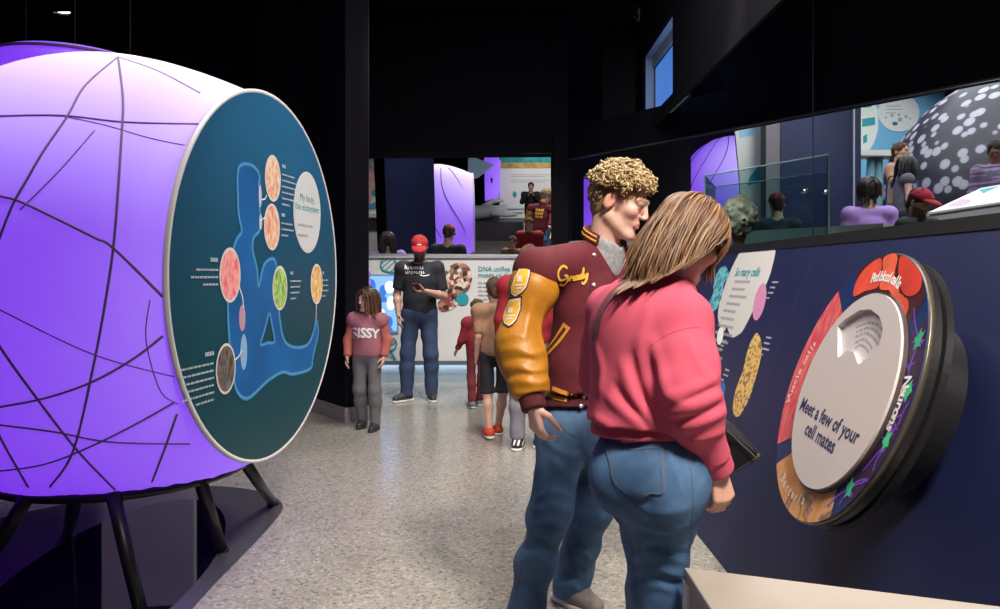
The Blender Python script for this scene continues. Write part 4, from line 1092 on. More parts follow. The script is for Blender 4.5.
# ------------------------------------------------------------------ low bench in the foreground
zt = .58
def fl(u, v, z): D = (CZ - z) * F / (v - HY); return P(u, v, D)
A_, B_, C_ = fl(684, 567, zt), fl(1000, 606, zt), fl(711, 609, zt)
d1 = nrm(B_ - A_); d2 = nrm(C_ - A_)
q = [A_, A_ + d1 * .735, A_ + d1 * .76 + d2 * 1.2, A_ + d2 * 1.2]
root = empty('bench', V(*(sum(q) / 4)[:2], 0), 'low beige topped box bench standing in front of the blue console', 'bench')
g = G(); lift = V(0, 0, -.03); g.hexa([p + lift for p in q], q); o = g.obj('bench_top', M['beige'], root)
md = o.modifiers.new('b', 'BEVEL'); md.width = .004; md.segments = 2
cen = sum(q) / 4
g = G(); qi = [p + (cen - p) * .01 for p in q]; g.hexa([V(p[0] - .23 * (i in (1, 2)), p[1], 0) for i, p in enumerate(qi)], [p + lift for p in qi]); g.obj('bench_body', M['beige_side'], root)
g = G(); p0 = q[0] - d1 * .004; g.hexa([V(*(p0 + d2 * t)[:2], z) for t, z in ((0, .0), (.05, .0), (.05, .55), (0, .55))], [V(*(p0 + d1 * .02 + d2 * t)[:2], z) for t, z in ((0, .0), (.05, .0), (.05, .55), (0, .55))]); g.obj('corner_trim', M['white_panel'], root)

# ------------------------------------------------------------------ glass case on the console with a specimen
A, B, C, Dd = V(2.28, 5.2, 1.532), V(1.72, 6.3, 1.532), V(2.0, 6.42, 1.53), V(2.78, 5.55, 1.53)
Dd = P(826, 300, 6.1); C = P(715, 300, 7.1); Dd[2] = C[2] = 1.532
root = empty('glass_case', (A + B + C + Dd) / 4, 'clear glass display case on the counter behind the blue console', 'glass case')
up = V(0, 0, .66)
for p, q in ((A, B), (A, Dd), (B, C), (C, Dd)):
    t = nrm(q - p); nn = V(-t[1], t[0], 0) * .008
    g = G(); g.hexa([p, q, q + up, p + up], [p + nn, q + nn, q + nn + up, p + nn + up]); pn = g.obj('pane', M['glass_case'], root)
    g = G(); g.tube([p + up, q + up], .006, 6); g.tube([p, p + up], .005, 6); g.obj('polished_edge', M['glass_edge'], pn)
for p in (A + V(.0, .03, .40), A + V(-.10, .14, .42)):
    g = G(); g.lathe([(.0, 0), (.02, .002), (.02, .03), (0, .034)], p, nrm(V(-.8, -.58, 0)), 12); g.obj('clamp', mat('steel clamp', (.6, .6, .6), .25, 1), root, smooth=True)
c = P(739, 217, 6.38)
if True:
    root = empty('specimen', V(c[0], c[1], 1.53), 'knobbly grey green stone specimen on a red brown stand in the glass case', 'sculpture')
    S = Sdf(c - .26, c + .26, .008)
    S.ell(c, V(.150, .13, .165), None, .02); rr = np.random.default_rng(3)
    for k in range(70):
        d = nrm(rr.normal(size=3)); S.ell(c + d * V(.145, .125, .158), V(1, 1, 1) * rr.uniform(.018, .042), None, .015)
    for k in range(22):
        d = nrm(rr.normal(size=3)); S.ell(c + d * V(.16, .14, .172), V(1, 1, 1) * rr.uniform(.012, .026), None, .012, 's')
    sobj(S, 'stone', mat('grey green stone', (.38, .34, .25), .6, var=.5, scale=14, bump=.5, bscale=60), root)
    b = V(c[0], c[1], 1.531); g = G(); g.lathe([(.12, 0), (.12, .02), (.06, .04), (.045, .10), (.06, .16), (.075, c[2] - 1.531 - .10)], b, (0, 0, 1), 24); g.obj('stand', mat('red brown stand', (.16, .05, .03), .5, var=.3, scale=10), root, smooth=True)

r = empty('wire', P(813, 240, 4.6), 'thin taut steel wire running from the console up to the dark ceiling', 'wire')
pw_ = P(813, 240, 4.6); g = G(); g.tube([V(pw_[0], pw_[1], 1.53), V(pw_[0], pw_[1], CE)], .0035, 8); g.obj('strand', mat('dark steel wire', (.10, .09, .14), .3, .8), r, smooth=True)
g = G(); g.lathe([(.02, 0), (.02, .006), (.008, .012), (.006, .03)], V(pw_[0], pw_[1], 1.531), (0, 0, 1), 14); g.obj('ferrule', M['black'], r, smooth=True)

# ------------------------------------------------------------------ gallery beyond the glazed opening
ZF, ZF2 = .55, 1.30
g = G(); q = [wallpt(.0, 0, .13), wallpt(WL, 0, .13), V(9.8, 3.5, 0), V(9.8, 14, 0), V(.9, 14, 0)]; g.hexa(q, [p + V(0, 0, ZF) for p in q]); struct('floor_upper', g, M['terrazzo'])
g = G(); g.box((.9, 8.45, ZF), (9.8, 14, ZF2)); struct('floor_top_step', g, M['terrazzo'])
g = G(); g.box((.9, 14, 0), (10, 14.2, CE)); g.box((9.85, 3.5, 0), (10, 14, CE)); struct('wall_far', g, M['wall_blue'])
def xat(u, D): return (u - CX) / F * D
def zat(v, D): return CZ + (HY - v) / F * D
g = G(); g.box((xat(602, 9.9), 9.9, ZF2), (xat(691, 9.9), 10.0, CE)); struct('partition', g, M['wall'])
g = G(); g.box((xat(781, 8.6), 8.6, ZF), (xat(861, 8.6), 8.75, CE)); struct('wall_navy', g, M['navy'])
g = G(); g.box((xat(853, 8.58), 8.57, ZF), (xat(854.6, 8.58), 8.60, CE)); struct('trim_lit_edge', g, mat('painted lit edge', (.35, .38, .45), .4))  # pale strip painted as the navy wall's lit edge
g = G(); g.box((xat(766, 8.62), 8.62, ZF), (xat(781, 8.62), 8.80, CE)); struct('pillar', g, mat('grey pillar', (.14, .13, .15), .6))
def children(o): return [c for c in bpy.data.objects if c.parent == o]
lant = [o for o in bpy.data.objects if o.name == 'lantern'][0]
def dup(o, parent=None):
    c = o.copy(); COL.objects.link(c)
    if parent is not None: c.parent = parent
    for ch in children(o):
        if ch.name.startswith('rib') and 0: continue
        dup(ch, c)
    return c
l2 = dup(lant); l2.location = (xat(733, 13.0), 13.0, 1.668); l2.scale = (.89,) * 3; l2.rotation_euler = (0, 0, math.radians(28)); l2['label'] = 'purple lantern seen beyond the glass behind the knobbly specimen'
r = empty('dais', V(xat(733, 13.0), 13.0, ZF2), 'low round black dais under the far purple lantern', 'dais')
g = G(); g.lathe([(.93, 0), (.93, .32), (.90, .35), (0, .352)], V(xat(733, 13.0), 13.0, ZF2), (0, 0, 1), 40); g.obj('drum', M['black'], r)
g = G(); g.lathe([(.94, .02), (.96, .03), (.96, .06), (.94, .07)], V(xat(733, 13.0), 13.0, ZF2), (0, 0, 1), 40, caps=False); g.obj('band', M['blackmetal'], r)
# white and teal sign board at the right of the far lantern
r = empty('signboard', V(xat(756, 9.2), 9.2, ZF2), 'white upright sign board with a teal arc beside the grey pillar', 'sign board')
SB = Pl(V(xat(740, 9.2), 9.2, ZF2), (1, 0, 0), (0, 0, 1)); w = xat(766, 9.2) - xat(740, 9.2)
g = G(); SB.prism(g, [[V(0, 0), V(w, 0), V(w, zat(124, 9.2) - ZF2), V(-.06, zat(131, 9.2) - ZF2), V(.0, 1.2)]], -.04, 0); g.obj('board', M['white_panel'], r)
g = G(); SB.poly(g, [[SB.px(766, 163), SB.px(757, 168), SB.px(750, 176), SB.px(747, 186), SB.px(757, 183), SB.px(766, 181)]], .002); g.obj('arc_print', M['teal'], r)
g = G(); SB.poly(g, [[SB.px(738, 131), SB.px(757, 127), SB.px(753, 135), SB.px(740, 138)]], .002); g.obj('arrow_print', mat('pale blue print', (.30, .55, .75), .5), r)
# exhibit wall with round sign
D_ = 13.2; EB = Pl(V(0, D_, 0), (1, 0, 0), (0, 0, 1)); ep = EB.px
r = empty('exhibit_board', V(xat(895, D_), D_, ZF2), 'pale blue exhibit board with a big round white sign beyond the glass', 'exhibit board')
g = G(); EB.prism(g, [[ep(850, 190), ep(945, 190), ep(945, 84), ep(850, 100)]], -.08, 0); g.obj('board', mat('sky blue print', (.16, .42, .68), .5), r)
g = G(); EB.poly(g, [[ep(856, 152), ep(868, 152), ep(874, 143), ep(878, 130), ep(878, 112), ep(874, 98), ep(856, 100)]], .002); g.obj('side_print', mat('cream print', (.72, .76, .72), .5), r)
g = G(); EB.poly(g, [[ep(862, 127), ep(875, 125), ep(875, 117), ep(862, 119)]], .004); EB.poly(g, [[ep(863, 108), ep(872, 107), ep(871, 104), ep(864, 105)]], .004); EB.poly(g, [[ep(863, 144), ep(867, 142), ep(867, 134), ep(863, 136)]], .004); g.obj('teal_print', M['teal'], r)
g = G(); EB.prism(g, [circ(ep(898, 113), 20.5 / F * D_, 48, 19 / F * D_)], 0, .03); sg = g.obj('round_sign', mat('pale sign', (.66, .68, .72), .5), r)
g = G(); EB.bars(g, ep(885, 107), .34, 3, .06, .02, .032, 4); [EB.poly(g, [circ(ep(u, v), k, 12)], .032) for u, v, k in ((885, 118, .02), (891, 116, .03), (898, 115, .025), (905, 117, .03), (909, 119, .02), (899, 120, .04))]; g.obj('sign_print', M['grey_text'], sg)
g = G(); EB.poly(g, [circ(ep(894, 124), .05, 14, .035)], .033); g.obj('sign_dot', mat('dark teal', (.02, .16, .18), .5), sg)
r = empty('exhibit_counter', V(xat(885, 10.3), 10.3, ZF2), 'white counter on teal legs under the pale blue exhibit board', 'counter')
g = G(); g.box((xat(858, 10.3), 10.25, zat(156, 10.3)), (xat(908, 10.3), 10.6, zat(150.5, 10.3))); g.obj('counter_top', M['white_panel'], r)
for u in (871, 879, 893):
    g = G(); g.tube([V(xat(u, 10.42), 10.42, zat(156, 10.3)), V(xat(u - 4, 10.42), 10.42, ZF2)], [.05, .09], 10); g.obj('leg', mat('blue grey leg', (.16, .33, .42), .4), r, smooth=True)
# tilted display table
r = empty('display_table', V(xat(990, 7.6), 7.6, ZF), 'white tilted display table with teal and lilac print beyond the glass', 'display table')
FL_, BL_, BR_, FR_ = P(928, 212.5, 7.2), P(981, 188, 8.3), P(1060, 174, 8.3), P(1060, 193, 7.1)
q = [FL_, FR_, BR_, BL_]; g = G(); g.hexa([p - V(0, 0, .02) for p in q], q); tp = g.obj('table_top', M['white_panel'], r)
g = G(); qq = [p + (sum(q) / 4 - p) * .02 for p in q]; g.hexa([V(p[0], p[1], ZF) for p in qq], [p - V(0, 0, .02) for p in qq]); g.obj('table_body', mat('lilac grey laminate', (.55, .52, .60), .5), r)
TT = Pl(FL_, FR_ - FL_, BL_ - FL_)
tn = TT.px
for n_, m_, pts in (('teal_print', M['teal'], ((979, 190), (1000, 186), (1000, 193), (984, 195))), ('lilac_print', mat('lilac', (.55, .35, .62), .5), ((946, 207), (962, 199), (973, 200), (966, 205))), ('cream_print', mat('cream', (.75, .66, .55), .5), ((962, 203), (978, 196), (1000, 196), (1000, 200)))):
    g = G(); TT.poly(g, [[tn(*p) for p in pts]], .004); g.obj(n_, m_, tp)
# spotted dome
c = V(xat(1040, 11.0), 11.0, zat(212, 11.0)); R_ = 147 / F * 11.0
dome = ramp_mat('spotted skin', [(0, (.42, .41, .50)), (.36, (.36, .35, .44)), (.43, (.03, .03, .055)), (1, (.015, .015, .03))], 'voronoi', 5.4, .5)
g = G(); g.ellipsoid(c, None, V(R_, R_, R_), 64, 40); o = g.obj('spotted_dome', dome, None, V(c[0], c[1], c[2] - R_), smooth=True); tag(o, 'huge dark round dome covered in pale spots beyond the glass', 'dome')
r = empty('dome_stand', V(c[0], c[1], 0), 'dark round stand under the spotted dome', 'stand')
g = G(); g.lathe([(.7, ZF2 - .0), (.7, ZF2 + .08)], V(c[0], c[1], 0), (0, 0, 1), 40); g.obj('stand_base', M['black'], r)
# lit banner beyond
r = empty('banner', V(xat(593, 10.6), 10.6, ZF2), 'narrow lit purple banner glimpsed past the boy\'s hair', 'banner')
g = G(); g.box((xat(584, 10.6), 10.6, zat(226, 10.6)), (xat(601, 10.6), 10.63, zat(178, 10.6))); g.obj('cloth', M['purple_glow'], r)
g = G(); g.tube([V(xat(584, 10.6), 10.61, zat(178, 10.6)), V(xat(601, 10.6), 10.61, zat(178, 10.6))], .02, 8); g.tube([V(xat(586, 10.6), 10.61, zat(226, 10.6)), V(xat(586, 10.6), 10.61, ZF2)], .02, 8); g.obj('pole', mat('grey pole', (.45, .45, .5), .4), r)

# ------------------------------------------------------------------ things behind the viewer that the back mirror shows
def unmirror(p):
    n = nrm(MN); return p - 2 * np.dot(p - MO, n) * n
def mv(u, v, D): return unmirror(P(u, v, D))
# white board with coloured band
def upright(u0, u1, vt, vb, D):
    a, b = mv(u0, vb, D), mv(u1, vb, D); t = mv((u0 + u1) / 2, vt, D); return a, b, t[2]
D_ = 21.5; a, b, zt_ = upright(500, 556, 155, 241, D_)
r = empty('white_exhibit_wall', V((a[0] + b[0]) / 2, a[1], 0), 'tall white exhibit wall with a teal and sand coloured band, reflected in the back mirror', 'exhibit wall')
zb_ = max(0, a[2]); hv = lambda v: zt_ + (zb_ - zt_) * (v - 155) / (241 - 155)
def slab(g, x0, x1, y, z0, z1, th=.05): g.box((min(x0, x1), y - th, z0), (max(x0, x1), y, z1))
g = G(); slab(g, a[0], b[0], a[1], 0, hv(167)); g.obj('board', M['white_panel'], r)
g = G(); slab(g, a[0], b[0], a[1] + .01, hv(162), hv(155)); g.obj('teal_band', mat('sea print', (.02, .38, .38), .5, col2=(.02, .16, .2), scale=4), r)
g = G(); slab(g, a[0], b[0], a[1] + .01, hv(168), hv(162)); g.obj('sand_band', mat('sand print', (.70, .45, .10), .5, col2=(.25, .18, .06), scale=6), r)
g = G()
for u in (515, 523):
    x = a[0] + (b[0] - a[0]) * (u - 500) / 56; g.ellipsoid(V(x, a[1] + .005, hv(197)), None, V(.06, .01, .09), 12, 8)
g.obj('mark_print', M['teal'], r, smooth=True)
g = G()
for k, v in enumerate((175, 177, 181, 183)):
    slab(g, a[0] + (b[0] - a[0]) * .2, a[0] + (b[0] - a[0]) * (.9 - .1 * (k % 2)), a[1] + .003, hv(v + .5), hv(v))
g.obj('body_text', M['grey_text'], r)
# grey hand sculpture lying low
c = mv(498, 224, 20.5); c[2] = .75
r = empty('hand_sculpture', V(c[0], c[1], 0), 'pale grey giant hand sculpture lying on a plinth, reflected in the back mirror', 'sculpture')
S = Sdf(c - V(1.0, .5, .35), c + V(1.0, .5, .45), .025)
S.cap(c + V(-.65, 0, -.05), c + V(-.1, 0, .0), .20, .17, .1)
for k, (dy, z, L) in enumerate(((-.16, .12, .62), (-.05, .08, .70), (.06, -.02, .66), (.16, -.08, .5))): S.chain([c + V(-.12, dy, z * .5), c + V(.2, dy, z), c + V(L, dy * 1.2, z * .9)], [.075, .06, .045], .04)
S.chain([c + V(-.4, -.1, .1), c + V(-.15, -.25, .25), c + V(.1, -.28, .26)], [.09, .07, .05], .04)
sobj(S, 'hand', mat('pale grey plaster', (.45, .48, .52), .6), r)
g = G(); g.box(c + V(-.85, -.4, -.75), c + V(.7, .4, -.24)); g.obj('plinth', mat('dark plinth', (.06, .06, .065), .5), r)
# blue sail and purple banner
c = mv(480, 168, 20.0)
r = empty('blue_pennant', V(c[0], c[1], 0), 'pale blue pointed pennant on a cable, reflected in the back mirror', 'pennant')
p0, p1, p2, p3 = mv(468, 158, 20), mv(468, 180, 20), mv(478, 178, 20), mv(494, 165, 20)
p4 = mv(476, 158, 20)
g = G(); g.hexa([p0, p1, p2, p3, p4], [p + V(0, -.04, 0) for p in (p0, p1, p2, p3, p4)]); g.obj('cloth', mat('pale blue cloth', (.35, .60, .75), .6), r)
g = G(); g.tube([p0, V(p0[0], p0[1], CE)], .012, 8); g.obj('cable', M['black'], r)
p0, p1, p2, p3 = mv(484, 155, 21), mv(485, 201, 21), mv(499, 198, 21), mv(501, 155, 21)
r = empty('banner', V(p0[0], p0[1], 0), 'tall lit purple banner beside the white exhibit wall, reflected in the back mirror', 'banner')
g = G(); g.hexa([p0, p1, p2, p3], [p + V(0, -.04, 0) for p in (p0, p1, p2, p3)]); g.obj('cloth', M['purple_glow'], r)
g = G(); g.tube([(p0 + p1) / 2 + V(.2, 0, 0), V(p0[0] + .2, p0[1], 0)], .03, 8); g.obj('post', M['black'], r)
# pink and teal exhibit reflected at the left edge of the mirror
yb_ = 5.75; r = empty('exhibit_screen', V(-2.6, yb_, 0), 'white exhibit screen with pink hand picture and teal dot behind the lantern', 'exhibit screen')
q = [mv(u, v, 13.4) for u, v in ((360, 250), (388, 250), (388, 150), (360, 150))]
yq = float(np.mean([p[1] for p in q])); xs = [p[0] for p in q]; xa, xb = min(xs) - .15, max(xs) + .02
MS = lambda u, v: (lambda p: V(p[0], p[2]))(mv(u, v, 13.4))
QP = Pl(V(0, yq, 0), (-1, 0, 0), (0, 0, 1))
def qp(u, v): p = MS(u, v); return V(-p[0], p[1])
g = G(); QP.prism(g, [[V(-xa, .05), V(-xb, .05), V(-xb, 2.75), V(-xa, 2.75)]], -.06, 0); g.obj('board', M['white_panel'], r)
g = G(); QP.poly(g, [smoothpts([qp(*p) for p in ((362, 166), (372, 164), (378, 172), (378, 184), (373, 196), (368, 206), (362, 208))], 4, True)], .004); g.obj('hand_print', mat('pink skin print', (.62, .34, .30), .5, var=.2, scale=8), r)
g = G(); QP.poly(g, [circ(qp(375.5, 193), .065, 24)], .006); g.obj('dot_print', M['teal'], r)
g = G(); QP.poly(g, [[qp(360, 206), qp(370, 204), qp(385, 199), qp(385, 207), qp(372, 210), qp(360, 211)]], .005); g.obj('arc_print', mat('mid blue print', (.08, .30, .45), .5), r)
g = G(); QP.prism(g, [[qp(360, 216), qp(385, 216), qp(385, 212), qp(360, 212)]], 0, .25); g.obj('shelf', M['white_panel'], r)
g = G(); QP.poly(g, [[qp(360, 234), qp(385, 232), qp(385, 217), qp(360, 218)]], .007); g.obj('recess_shade', mat('shaded recess grey', (.16, .16, .17), .6), r)  # grey patch painted as the shade in the recess under the shelf
# ------------------------------------------------------------------ the young man in the letterman jacket
def frame(f, up):
    up = nrm(up); r = nrm(np.cross(V(*f), up)); f2 = np.cross(up, r); return np.stack([r, f2, up], 1)
M['maroon'] = mat('maroon wool', (.105, .008, .018), .85, var=.18, scale=25, bump=.25, bscale=500)
M['gold'] = mat('gold leather', (.43, .18, .012), .46, var=.10, scale=12, bump=.12, bscale=60)
M['gold_knit'] = mat('gold knit', (.66, .30, .03), .7)
M['maroon_knit'] = mat('dark maroon knit', (.075, .008, .015), .9, var=.2, scale=60, bump=.3, bscale=300)
M['snap'] = mat('pearl snap', (.75, .75, .76), .2, .6)
M['chenille'] = mat('yellow chenille', (.80, .45, .05), .8, bump=.3, bscale=300)
M['cream'] = mat('cream felt', (.72, .66, .55), .8)
def denim(name, c, c2, sc=5):
    return mat(name, c, .8, col2=c2, scale=sc, bump=.25, bscale=420)
M['denim'] = denim('faded denim', (.085, .18, .33), (.020, .055, .135), 8)
M['denim2'] = denim('blue denim', (.080, .185, .36), (.024, .065, .165), 9)
M['stitch'] = mat('stitching', (.11, .15, .24), .8)
f = nrm(V(.55, -.83, 0)); r = V(f[1], -f[0], 0)
B = dict(f=f, r=r, s=1.0, g=.95, gn=.98, hs=1.10, pos=V(.27, 2.9, 0))
B['pel'] = P(579, 428, 2.92); B['nek'] = P(602, 249, 2.92); B['wai'] = B['pel'] + (B['nek'] - B['pel']) * .32 ; B['che'] = B['pel'] + (B['nek'] - B['pel']) * .66
B['T'] = frame(f, B['nek'] - B['pel'])
B['shR'] = P(537, 272, 2.80); B['elR'] = P(518, 343, 2.74); B['wrR'] = P(533, 404, 2.64)
B['shL'] = P(662, 276, 3.05); B['elL'] = P(680, 350, 3.10); B['wrL'] = P(672, 405, 2.96)
B['hipR'] = P(561, 432, 2.86); B['kneR'] = P(551, 508, 2.78); B['ankR'] = P(522, 615, 2.80); B['ankR'][2] = .095; B['toeR'] = B['ankR'] + V(.06, -.15, -.055)
B['hipL'] = P(598, 432, 2.98); B['kneL'] = P(593, 508, 2.98); B['ankL'] = P(569, 588, 3.10); B['ankL'][2] = .09; B['toeL'] = B['ankL'] + V(.10, -.13, -.05)
B['hc'] = P(620, 203, 2.88); B['HR'] = headmat(V(.85, -.40, -.33))
hb = {'R': (V(.16, -.06, -1), V(.75, .5, .1), V(.45, -.85, -.1), .98, (.55, 1.15, 1.3), .35), 'L': (V(0, .1, -1), -r, f, 1., (.4, .8, .9), .3)}
boy = person(B, 'young man with curly blond hair in maroon and gold letterman jacket', .0045, (.72, .45, .36), hands=hb, brow=(.30, .19, .10), iris=(.05, .08, .10))
J = B
# jeans
lo = np.min([J['ankR'], J['ankL'], J['hipR'], J['hipL']], 0) - V(.2, .2, .12); hi = np.max([J['hipR'], J['hipL'], J['pel']], 0) + V(.2, .2, .2)
S = Sdf(lo, hi, .007); S.ell(J['pel'], V(.170, .128, .15), J['T'], .05); S.ell(J['pel'] - f * .05 - V(0, 0, .05), V(.13, .10, .11), J['T'], .05)
for q in 'LR':
    S2 = Sdf(lo, hi, .007); k_ = J['kne' + q]; a_ = J['ank' + q]
    S2.chain([J['hip' + q] + V(0, 0, -.02), k_, k_ * .45 + a_ * .55, a_ + V(0, 0, -.06)], [.092, .071, .069, .072], .05)
    d = nrm(a_ - k_); S2.wrinkle(.0062, 30, [(d + V(.3, 0, 0), 1.3, 1), (d * .6 + V(0, .5, .3), 1.0, .8), (V(1, .2, .25), .7, .5)], 4 + ord(q)); merge(S, S2, .05)
S.folds([([(538, 500), (552, 492), (572, 496)], .014, .008), ([(535, 512), (550, 506), (570, 512)], .012, .008), ([(533, 526), (548, 522), (562, 530)], .012, .007), ([(528, 545), (540, 538), (556, 548)], .014, .007), ([(520, 562), (534, 556), (550, 566)], .013, .008), ([(514, 580), (528, 574), (545, 586)], .013, .008), ([(510, 596), (524, 590), (540, 602)], .012, .008), ([(545, 440), (560, 452), (578, 456)], .014, .008), ([(550, 455), (560, 470), (575, 480)], .014, .006),
 ([(584, 505), (594, 500), (604, 506)], .012, .008), ([(576, 530), (588, 524), (600, 534)], .013, .008), ([(566, 555), (578, 548), (592, 560)], .013, .009), ([(558, 575), (572, 568), (586, 580)], .012, .009), ([(556, 590), (570, 584), (584, 594)], .010, .008), ([(582, 440), (590, 455), (600, 462)], .014, .008)])
S.plane(V(0, 0, 1.01), V(0, 0, 1)); S.plane(V(0, 0, .035), V(0, 0, -1))
jean, _ = sobj(S, 'jeans', M['denim'], boy)
D = Dec(jean)
g = G(); D.line(g, [(541, 432), (540, 460), (536, 490), (530, 530), (520, 570), (512, 606)], .005); D.line(g, [(585, 428), (583, 450), (577, 470)], .004); D.line(g, [(560, 422), (568, 432), (582, 438)], .004); g.obj('seam', M['stitch'], jean)
shoes(J, boy, mat('grey canvas shoe', (.22, .19, .18), .7, var=.2), h=.007)
# shirt under the jacket
lo = J['pel'] - V(.4, .4, .25); hi = J['nek'] + V(.45, .4, .25)
S = Sdf(lo, hi, .008); torso_sdf(S, J, .004); S.plane(J['pel'] - V(0, 0, .12), V(0, 0, -1)); S.cap(J['nek'] - J['T'][:, 2] * .06, J['nek'] + J['T'][:, 2] * .01 + f * .02, .085, .076, .03); S.cap(J['nek'] + J['T'][:, 2] * .05 + f * .03, J['nek'] + V(.05, 0, .2), .066, .07, .01, None, 's'); S.wrinkle(.003, 30, [((1, .2, .3), 1, 1)], 2)
sobj(S, 't_shirt', mat('grey marl shirt', (.30, .31, .33), .85, var=.25, scale=60), boy)
# jacket body
S = Sdf(lo - .1, hi + .05, .006); T = J['T']
S.ell(J['che'], V(.178, .138, .20), T, .06); S.ell(J['wai'] + V(0, 0, .03), V(.180, .145, .20), T, .06); S.ell(J['pel'] + V(0, 0, .05), V(.185, .148, .17), T, .06)
for q in 'LR': S.cap(J['sh' + q], J['nek'] - T[:, 2] * .030, .092, .070, .05)
S.wrinkle(.005, 20, [(T[:, 0] + T[:, 2] * .2, 1.1, 1), (V(.4, .3, 1), .8, .5)], 11)
hz = P(560, 398, 2.78)[2]
S.plane(V(0, 0, hz), V(.05, 0, -1))
S.cap(J['nek'] + T[:, 2] * .0, J['nek'] + T[:, 2] * .2 + f * .04, .062, .075, .012, None, 's')
S.chain([J['nek'] + f * .10 + T[:, 2] * .03 - r * .03, J['nek'] + f * .15 - T[:, 2] * .13 - r * .03, J['nek'] + f * .17 - T[:, 2] * .24 - r * .03, J['pel'] + f * .2 - r * .03 + V(0, 0, .05)], [.072, .058, .030, .012], .012, None, 's')
jk, _ = sobj(S, 'jacket', M['maroon'], boy)
# ribbed hem
S = Sdf(lo - .1, hi, .006); S.ell(J['pel'] + V(0, 0, .03), V(.172, .136, .19), T, .03); S.plane(V(0, 0, hz + .02), V(0, 0, 1)); S.plane(V(0, 0, hz - .050), V(.05, 0, -1)); S.cap(J['pel'] + f * .2 - r * .01 + V(0, 0, .2), J['pel'] + f * .2 - r * .01 - V(0, 0, .2), .02, None, .01, None, 's')
hem, _ = sobj(S, 'hem_band', M['maroon_knit'], jk)
# sleeves and cuffs
for q, sg in (('R', 1), ('L', -1)):
    a, b, c = J['sh' + q], J['el' + q], J['wr' + q]; ar = nrm(b - a); fr = nrm(c - b)
    S = Sdf(np.min([a, b, c], 0) - .14, np.max([a, b, c], 0) + .14, .0055)
    S.chain([a - r * sg * .05 + V(0, 0, .01), a + ar * .06], [.072, .078], .05); S.chain([a + ar * .06, b, b + fr * .08, c - fr * .03], [.076, .073, .074, .057], .06)
    S.ell(c - fr * .06, V(.068, .066, .05), frame(f, fr), .03)
    S.wrinkle(.0055, 30, [(ar * .6 + fr * .6 + V(.35, 0, .1), 1.35, 1), (fr + V(-.5, .2, 0), 1.0, .7)], 5)
    if q == 'R': S.folds([([(500, 352), (515, 349), (532, 354), (546, 350)], .012, .008), ([(500, 372), (516, 366), (534, 372), (548, 366)], .013, .009), ([(503, 386), (520, 381), (538, 384), (549, 379)], .011, .008), ([(507, 395), (524, 393), (545, 391)], .009, .006), ([(533, 300), (528, 320), (524, 340)], .012, .006), ([(545, 305), (540, 330), (545, 350)], .012, .007), ([(502, 340), (512, 335), (525, 337)], .010, .005), ([(502, 362), (518, 358), (540, 361)], .008, -.006), ([(503, 379), (520, 374), (545, 374)], .008, -.006)])
    S.plane(a + V(0, 0, .01), nrm(-r * sg + V(0, 0, .62))); S.plane(c - fr * .025, fr)
    sl, _ = sobj(S, 'sleeve', M['gold'], jk)
    S = Sdf(c - .12, c + .12, .0045); S.cap(c - fr * .10, c + fr * .06, .050, .043, .01); S.plane(c + fr * .022, fr); S.plane(c - fr * .04, -fr); sobj(S, 'cuff', M['maroon_knit'], jk)
    if q == 'R': slR = sl
# collar
g = G(); cen = J['nek'] + T[:, 2] * .012 + f * .010; S = Sdf(J['nek'] - .16, J['nek'] + .18, .0045); ring = []
for a in np.linspace(1.10, 2 * PI - 1.10, 40):
    ring.append(cen + T @ V(.079 * math.sin(a), .082 * math.cos(a), .012 - .030 * math.cos(a)))
S.chain(ring, [.011] * 40, .004); S.chain([p + T[:, 2] * .014 for p in ring], [.0105] * 40, .004); S.chain([p + T[:, 2] * .028 - (p - cen) * .05 for p in ring], [.010] * 40, .004)
co, _ = sobj(S, 'collar', M['maroon_knit'], jk)
for z, rr_ in ((.009, .0055), (.026, .005)):
    g = G(); g.tube([p + T[:, 2] * z + nrm(p - cen) * .0085 - (p - cen) * .035 * (z > .02) for p in ring], rr_, 6); g.obj('collar_stripe', M['gold_knit'], co, smooth=True)
D = Dec([jk, hem]); DS = Dec(slR)
g = G()
for L in ([(566.8, 268.5), (563, 266), (558.8, 269.5), (557.5, 275), (559.5, 279.5), (564, 279), (567, 275.5), (563.5, 275.3)], [(567, 275.5), (567, 280), (563.5, 284.5), (559, 284)], [(568.8, 280.5), (570.3, 276), (571.2, 277.5), (573.6, 276.2), (573.2, 279.6), (574.6, 279)], [(578, 275.6), (575.5, 276.2), (574.9, 279), (577, 279), (578.2, 275.6), (578.4, 278.8), (579.6, 278)],
          [(582.2, 274.4), (579.9, 275.4), (579.7, 278.2), (581.6, 277.5), (583.2, 268), (582.5, 277.5), (583.8, 276.8)], [(584.2, 274), (584.4, 277), (586.4, 276.3), (587.2, 273), (586.2, 280), (583.6, 284), (582, 282)]): D.line(g, L, .0085, .004, 6)
g.obj('name_lettering', M['chenille'], jk)
for L in ([(567.5, 325), (558, 340), (546.5, 354)],):
    g = G(); D.line(g, L, .034, .005); w = g.obj('pocket_welt', M['gold_knit'], jk); g = G(); D.line(g, [(566, 328), (557, 341), (548, 352)], .012, .008); g.obj('pocket_slit', M['maroon_knit'], jk)
g = G(); D.line(g, [(553, 388), (560, 391), (569, 394)], .016, .004); D.line(g, [(545, 394), (556, 398), (567, 400)], .016, .004); D.line(g, [(571, 394), (577, 396)], .012, .004); g.obj('hem_stripe', M['gold_knit'], jk)
for u, v in ((594, 255), (593.5, 285), (590, 320), (587.5, 352), (586.5, 385.5), (583.5, 396.5), (581, 406)):
    p, n = D.hit(u, v, .001)
    if p is not None: g = G(); g.lathe([(.0085, 0), (.008, .003), (.004, .005), (0, .0055)], p, n, 12); g.obj('snap_button', M['snap'], jk, smooth=True)
